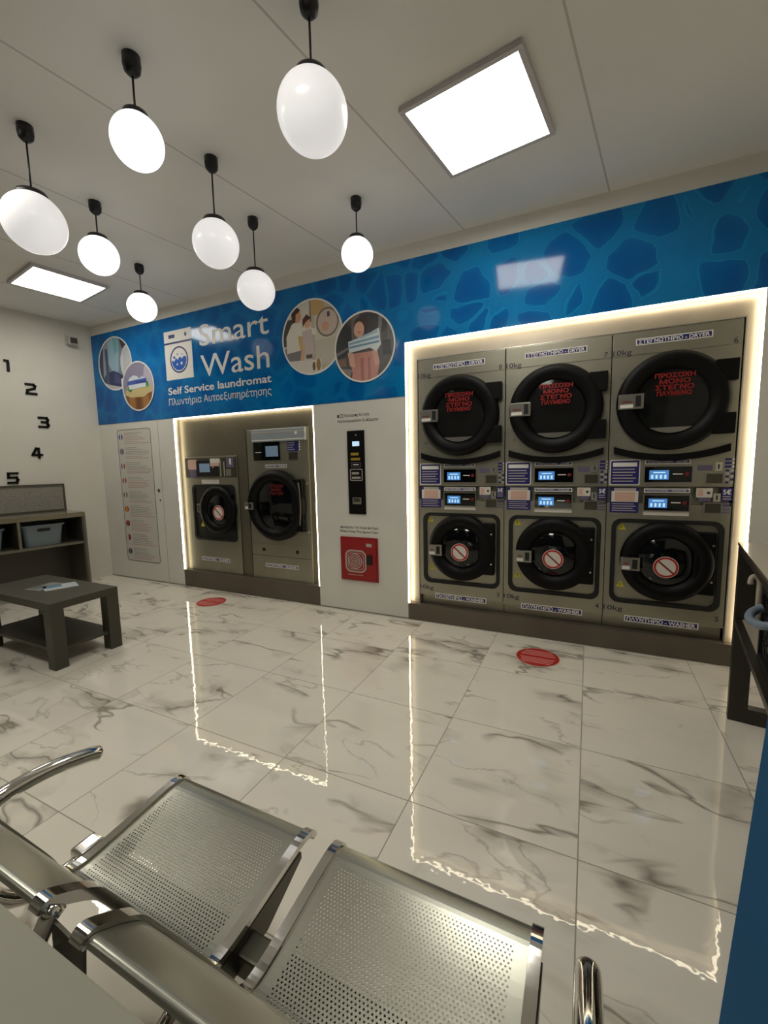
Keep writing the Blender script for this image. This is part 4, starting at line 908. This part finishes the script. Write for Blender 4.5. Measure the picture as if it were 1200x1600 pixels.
# coffee table and the magazines on it
tx0, tx1, ty0, ty1 = -4.03, -3.095, 1.452, 1.895
t = thing('coffee_table', 'dark wood low table with a lower shelf in front of the counter', 'table', ((tx0 + tx1) / 2, (ty0 + ty1) / 2, 0)); L0 = t.location
q = MB(); q.box(tx0, tx1, ty0, ty1, 0.40, 0.45, wenge_m, 0.002); q.build('tabletop', t, L0)
for x in (tx0, tx1 - 0.082):
    for y in (ty0, ty1 - 0.082):
        q = MB(); q.box(x, x + 0.082, y, y + 0.082, 0, 0.40, wenge_m, 0.002); q.build('leg', t, L0)
q = MB(); q.box(tx0 + 0.02, tx1 - 0.02, ty0 + 0.02, ty1 - 0.02, 0.115, 0.135, wenge_m, 0.001); q.build('lower_shelf', t, L0)
def mag(x, y, z, rz, w, h, cols, label):
    t = thing('magazine', label, 'magazine', (x, y, z), rz, 'leaflets on the low table')
    q = MB(); q.box(-w / 2, w / 2, -h / 2, h / 2, 0, 0.004, paper_m); q.build('pages', t)
    q = MB(); q.box(-w / 2, w / 2, -h / 2, h / 2, 0.004, 0.0046, pm(cols[0]))
    q.box(-w * 0.45, w * 0.1, -h * 0.4, h * 0.05, 0.0046, 0.005, pm(cols[1])); q.build('cover', t)
mag(-3.60, 1.68, 0.4505, 0.15, 0.13, 0.19, [(140, 140, 132), (96, 100, 104)], 'grey leaflet lying on the low table beside the white and blue one')
mag(-3.49, 1.725, 0.4505, -0.35, 0.15, 0.2, [(190, 198, 204), (96, 136, 160)], 'white and blue leaflet lying on the low table beside the grey one')

# ------------------------------------------------------------------ shelf at the right
t = thing('shelf_rack', 'dark framed open shelving beside the right end of the stacked machines', 'shelf', (0.668, 2.585, 0), ang)
LEN = -1.9; DP = 0.46
q = MB(); q.box(0, DP, LEN, 0.0, 0.848, 0.886, shelf_dark_m, 0.002); q.box(0.0, DP, LEN, 0.0, 0.886, 0.890, shelf_top_m); q.box(-0.003, 0.0, LEN, 0.0, 0.876, 0.891, deskedge_m, 0.001); q.build('top', t)
q = MB(); q.box(0, DP, LEN, -0.005, 0.49, 0.518, shelf_dark_m, 0.002); q.box(0.028, DP, LEN, -0.005, 0.518, 0.521, shelf_top_m); q.build('shelf', t)
for y in (0.0, LEN):
    q = MB(); y0, y1 = (y - 0.05, y) if y == 0 else (y, y + 0.05)
    q.box(0, 0.075, y0, y1, 0, 0.848, shelf_dark_m, 0.002); q.box(DP - 0.075, DP, y0, y1, 0, 0.848, shelf_dark_m, 0.002); q.box(0.075, DP - 0.075, y0, y1, 0, 0.075, shelf_dark_m); q.box(0.075, DP - 0.075, y0, y1, 0.77, 0.848, shelf_dark_m)
    q.build('end_frame', t)
# mesh crate and white hooked tube on the middle shelf
bx, by_ = 0.668 + 0.0, 2.585
def sp(x, y): return (0.668 + x * cd + y * sd, 2.585 - x * sd + y * cd)
t = thing('mesh_crate', 'black diamond mesh crate with a blue grey handle on the right shelf', 'crate', (*sp(0.186, -0.775), 0.5215), ang)
q = MB()
cw, cl, ch = 0.15, 0.24, 0.295
for x in (-cw, cw):
    for y in (-cl, cl): q.box(x - 0.012, x + 0.012, y - 0.012, y + 0.012, 0, ch, blackmat_m)
for z in (0.012, ch - 0.012):
    for x in (-cw, cw): q.box(x - 0.012, x + 0.012, -cl, cl, z - 0.012, z + 0.012, blackmat_m)
    for y in (-cl, cl): q.box(-cw, cw, y - 0.012, y + 0.012, z - 0.012, z + 0.012, blackmat_m)
q.build('crate_frame', t)
q = MB(); stp = 0.058
for side in range(4):
    n_ = int((2 * (cl if side < 2 else cw) + ch) / stp); Lh = cl if side < 2 else cw; s0 = -cw if side % 2 == 0 else cw
    if side >= 2: s0 = -cl if side % 2 == 0 else cl
    for k in range(n_ + 1):
        for sg in (1, -1):
            u0 = -Lh - ch + k * stp; P0, P1 = (u0, 0.0), (u0 + ch, ch)
            # clip to the side
            a0 = max(u0, -Lh); a1 = min(u0 + ch, Lh)
            if a1 - a0 < 0.005: continue
            z0, z1 = a0 - u0, a1 - u0
            if sg < 0: a0, a1 = -a0, -a1
            z0 = 0.008 + z0 * 0.93; z1 = 0.008 + z1 * 0.93
            A = (s0, a0, z0) if side < 2 else (a0, s0, z0); B2 = (s0, a1, z1) if side < 2 else (a1, s0, z1)
            q.tube([A, B2], 0.003, blackmat_m, 5)
q.build('diamond_mesh', t)
q = MB(); pts = []
for i in range(25):
    a = PI * i / 24; pts.append((-cw - 0.012 - 0.05 * math.sin(a), 0.09 + 0.105 * math.cos(a), 0.215 - 0.02 * math.sin(a)))
q.tube(pts, 0.015, ring_m, 10); o = q.build('carry_handle', t); o['label'] = 'blue grey plastic handle loop'
t = thing('tube_hanger', 'white tube with a hooked top standing on the right shelf behind the crate', 'hanger', (*sp(0.075, -0.10), 0.522), ang)
q = MB(); pts = [(0, 0, 0), (0, 0, 0.19)]
for i in range(1, 13):
    a = PI * 1.1 * i / 12; pts.append((-0.0 - 0.028 * (1 - math.cos(a)) * 0.6, 0, 0.19 + 0.034 * math.sin(a) + 0.01 * i / 12))
q.tube(pts, 0.011, pole_m, 12); q.build('hooked_tube', t)
q = MB(); q.lathe_z([(0, 0), (0.03, 0), (0.03, 0.008), (0.012, 0.014)], 0, 0, pole_m, 20); q.build('foot', t)

# ------------------------------------------------------------------ perforated steel bench
bn = thing('waiting_bench', 'two seat chrome bench of perforated steel with curved armrests', 'bench', (-0.54, 0.56, 0))
L0 = bn.location
PROF = [(0.776, 0.397), (0.773, 0.408), (0.764, 0.417), (0.748, 0.422), (0.72, 0.424), (0.66, 0.419), (0.58, 0.410), (0.52, 0.405), (0.475, 0.406), (0.452, 0.418), (0.437, 0.445), (0.42, 0.485), (0.36, 0.605), (0.304, 0.715), (0.292, 0.735), (0.280, 0.747), (0.262, 0.761), (0.246, 0.772), (0.238, 0.776), (0.232, 0.775), (0.229, 0.770)]
def smooth_prof(P, k=4):
    out = []
    for i in range(len(P) - 1):
        p0 = P[max(i - 1, 0)]; p1 = P[i]; p2 = P[i + 1]; p3 = P[min(i + 2, len(P) - 1)]
        for j in range(k):
            t = j / k
            out.append(tuple(0.5 * ((2 * p1[c]) + (-p0[c] + p2[c]) * t + (2 * p0[c] - 5 * p1[c] + 4 * p2[c] - p3[c]) * t * t + (-p0[c] + 3 * p1[c] - 3 * p2[c] + p3[c]) * t ** 3) for c in (0, 1)))
    out.append(P[-1]); return out
SP = smooth_prof(PROF)
def normals(P):
    N_ = []
    for i in range(len(P)):
        a = P[max(i - 1, 0)]; b = P[min(i + 1, len(P) - 1)]; t = Vector((b[0] - a[0], b[1] - a[1])).normalized()
        N_.append(Vector((t.y, -t.x)))
    return N_
SN = normals(SP)
if SN[len(SN) // 4].y < 0: SN = [-n for n in SN]
def ribbon(x0, x1, top, bot, m, name, parent, uv=False):
    """band following the seat profile between x0 and x1, from bot to top along the profile normal"""
    n = len(SP); vs_ = []
    for (x, h) in ((x0, bot), (x1, bot), (x1, top), (x0, top)):
        for p_, nn in zip(SP, SN): vs_.append((x, p_[0] + nn.x * h, p_[1] + nn.y * h))
    fs = []
    for k in range(4):
        l = (k + 1) % 4
        for i in range(n - 1): fs.append((k * n + i, k * n + i + 1, l * n + i + 1, l * n + i))
    fs += [(0, n, 2 * n, 3 * n), (n - 1, 4 * n - 1, 3 * n - 1, 2 * n - 1)]
    b = bmesh.new(); vv = [b.verts.new(v) for v in vs_]
    for f_ in fs: b.faces.new([vv[i] for i in f_])
    bmesh.ops.recalc_face_normals(b, faces=b.faces[:])
    q = MB(); q.bm(b, m); o = q.build(name, parent, L0)
    if uv:
        me = o.data; lay = me.uv_layers.new(name='sheet'); ln = [0]
        for i in range(1, n): ln.append(ln[-1] + (Vector(SP[i]) - Vector(SP[i - 1])).length)
        for lp in me.loops:
            vi = lp.vertex_index; lay.data[lp.index].uv = (vs_[vi][0] - (x0 + x1) / 2, ln[vi % n])
    for pl in o.data.polygons: pl.use_smooth = len(pl.vertices) == 4 and not uv and False
    return o
for xa, xb in ((-1.035, -0.577), (-0.513, -0.05)):
    sh = ribbon(xa + 0.022, xb - 0.022, 0.0, -0.0016, perf_m, 'seat_shell', bn, True)
    for x0, x1 in ((xa, xa + 0.021), (xb - 0.021, xb)):
        ribbon(x0, x1, 0.006, -0.008, chrome_m, 'side_rail', sh)
q = MB(); q.box(-1.09, 0.015, 0.515, 0.565, 0.325, 0.375, gun_m, 0.005); q.build('beam', bn, L0)
for x in (-1.03, -0.59, -0.512, -0.06):
    q = MB(); P = [(0.72, 0.405), (0.72, 0.39), (0.60, 0.335), (0.46, 0.335), (0.455, 0.392), (0.52, 0.392), (0.6, 0.397)]
    n = len(P); vs_ = [(x_, y, z) for x_ in (x, x + 0.012) for y, z in P]; q.raw(vs_, [tuple(range(n)), tuple(range(2 * n - 1, n - 1, -1))] + [(i, i + n, (i + 1) % n + n, (i + 1) % n) for i in range(n)], gun_m); q.build('seat_bracket', bn, L0)
for sx in (-1.097, 0.02):
    q = MB(); P = [(sx, 0.555, 0.35), (sx, 0.47, 0.35), (sx, 0.40, 0.37), (sx, 0.35, 0.43), (sx, 0.325, 0.50), (sx, 0.33, 0.57), (sx, 0.365, 0.612), (sx, 0.42, 0.622), (sx, 0.49, 0.617), (sx, 0.545, 0.604), (sx, 0.572, 0.596), (sx, 0.585, 0.59), (sx, 0.590, 0.587)]
    PP = []
    for i in range(len(P) - 1):
        p0, p1, p2, p3 = (Vector(P[max(i - 1, 0)]), Vector(P[i]), Vector(P[i + 1]), Vector(P[min(i + 2, len(P) - 1)]))
        for j in range(3):
            t_ = j / 3; PP.append(0.5 * ((2 * p1) + (-p0 + p2) * t_ + (2 * p0 - 5 * p1 + 4 * p2 - p3) * t_ * t_ + (-p0 + 3 * p1 - 3 * p2 + p3) * t_ ** 3))
    PP.append(Vector(P[-1])); nn_ = len(PP)
    R_ = [0.0175] * nn_; R_[-1] = 0.006; R_[-2] = 0.012; R_[-3] = 0.0155
    q.tube(PP, R_, chrome_m, 18); q.build('armrest', bn, L0)
    q = MB(); q.box(sx - 0.022, sx + 0.022, 0.51, 0.57, 0.32, 0.38, chrome_m, 0.008); q.build('end_cap', bn, L0)
q = MB(); q.tube([(-0.578, 0.246, 0.766), (-0.582, 0.236, 0.755), (-0.59, 0.226, 0.728), (-0.592, 0.222, 0.70), (-0.592, 0.24, 0.62)], 0.011, chrome_m, 12)
q.build('back_tube', bn, L0)
q = MB(); q.prism([(-0.588, 0.60), (-0.535, 0.60), (-0.512, 0.745), (-0.576, 0.755)], 0.236, 0.240, gun_m); q.build('back_plate', bn, L0)
for x in (-0.81, -0.28):
    q = MB(); q.tube([(x, 0.54, 0.33), (x, 0.54, 0.06)], 0.024, chrome_m, 16); q.tube([(x, 0.385, 0.03), (x, 0.47, 0.055), (x, 0.54, 0.082), (x, 0.62, 0.055), (x, 0.74, 0.03)], 0.022, chrome_m, 14); q.build('leg', bn, L0)

# ------------------------------------------------------------------ blue panel at the right
q = MB(); off = (0.014, 0.0145)
A = [(0.105, 0.5, 0.0), (0.40, 0.225, 0.0), (0.45, 0.225, 1.25), (0.171, 0.5, 1.25)]
Bk = [(x + off[0], y + off[1], z) for x, y, z in A]
q.raw(A + Bk, [(0, 1, 2, 3), (7, 6, 5, 4), (0, 4, 5, 1), (1, 5, 6, 2), (2, 6, 7, 3), (3, 7, 4, 0)], decal_m)
tag(q.build('display_panel'), 'plain blue panel standing to the right of the bench armrest', 'panel')
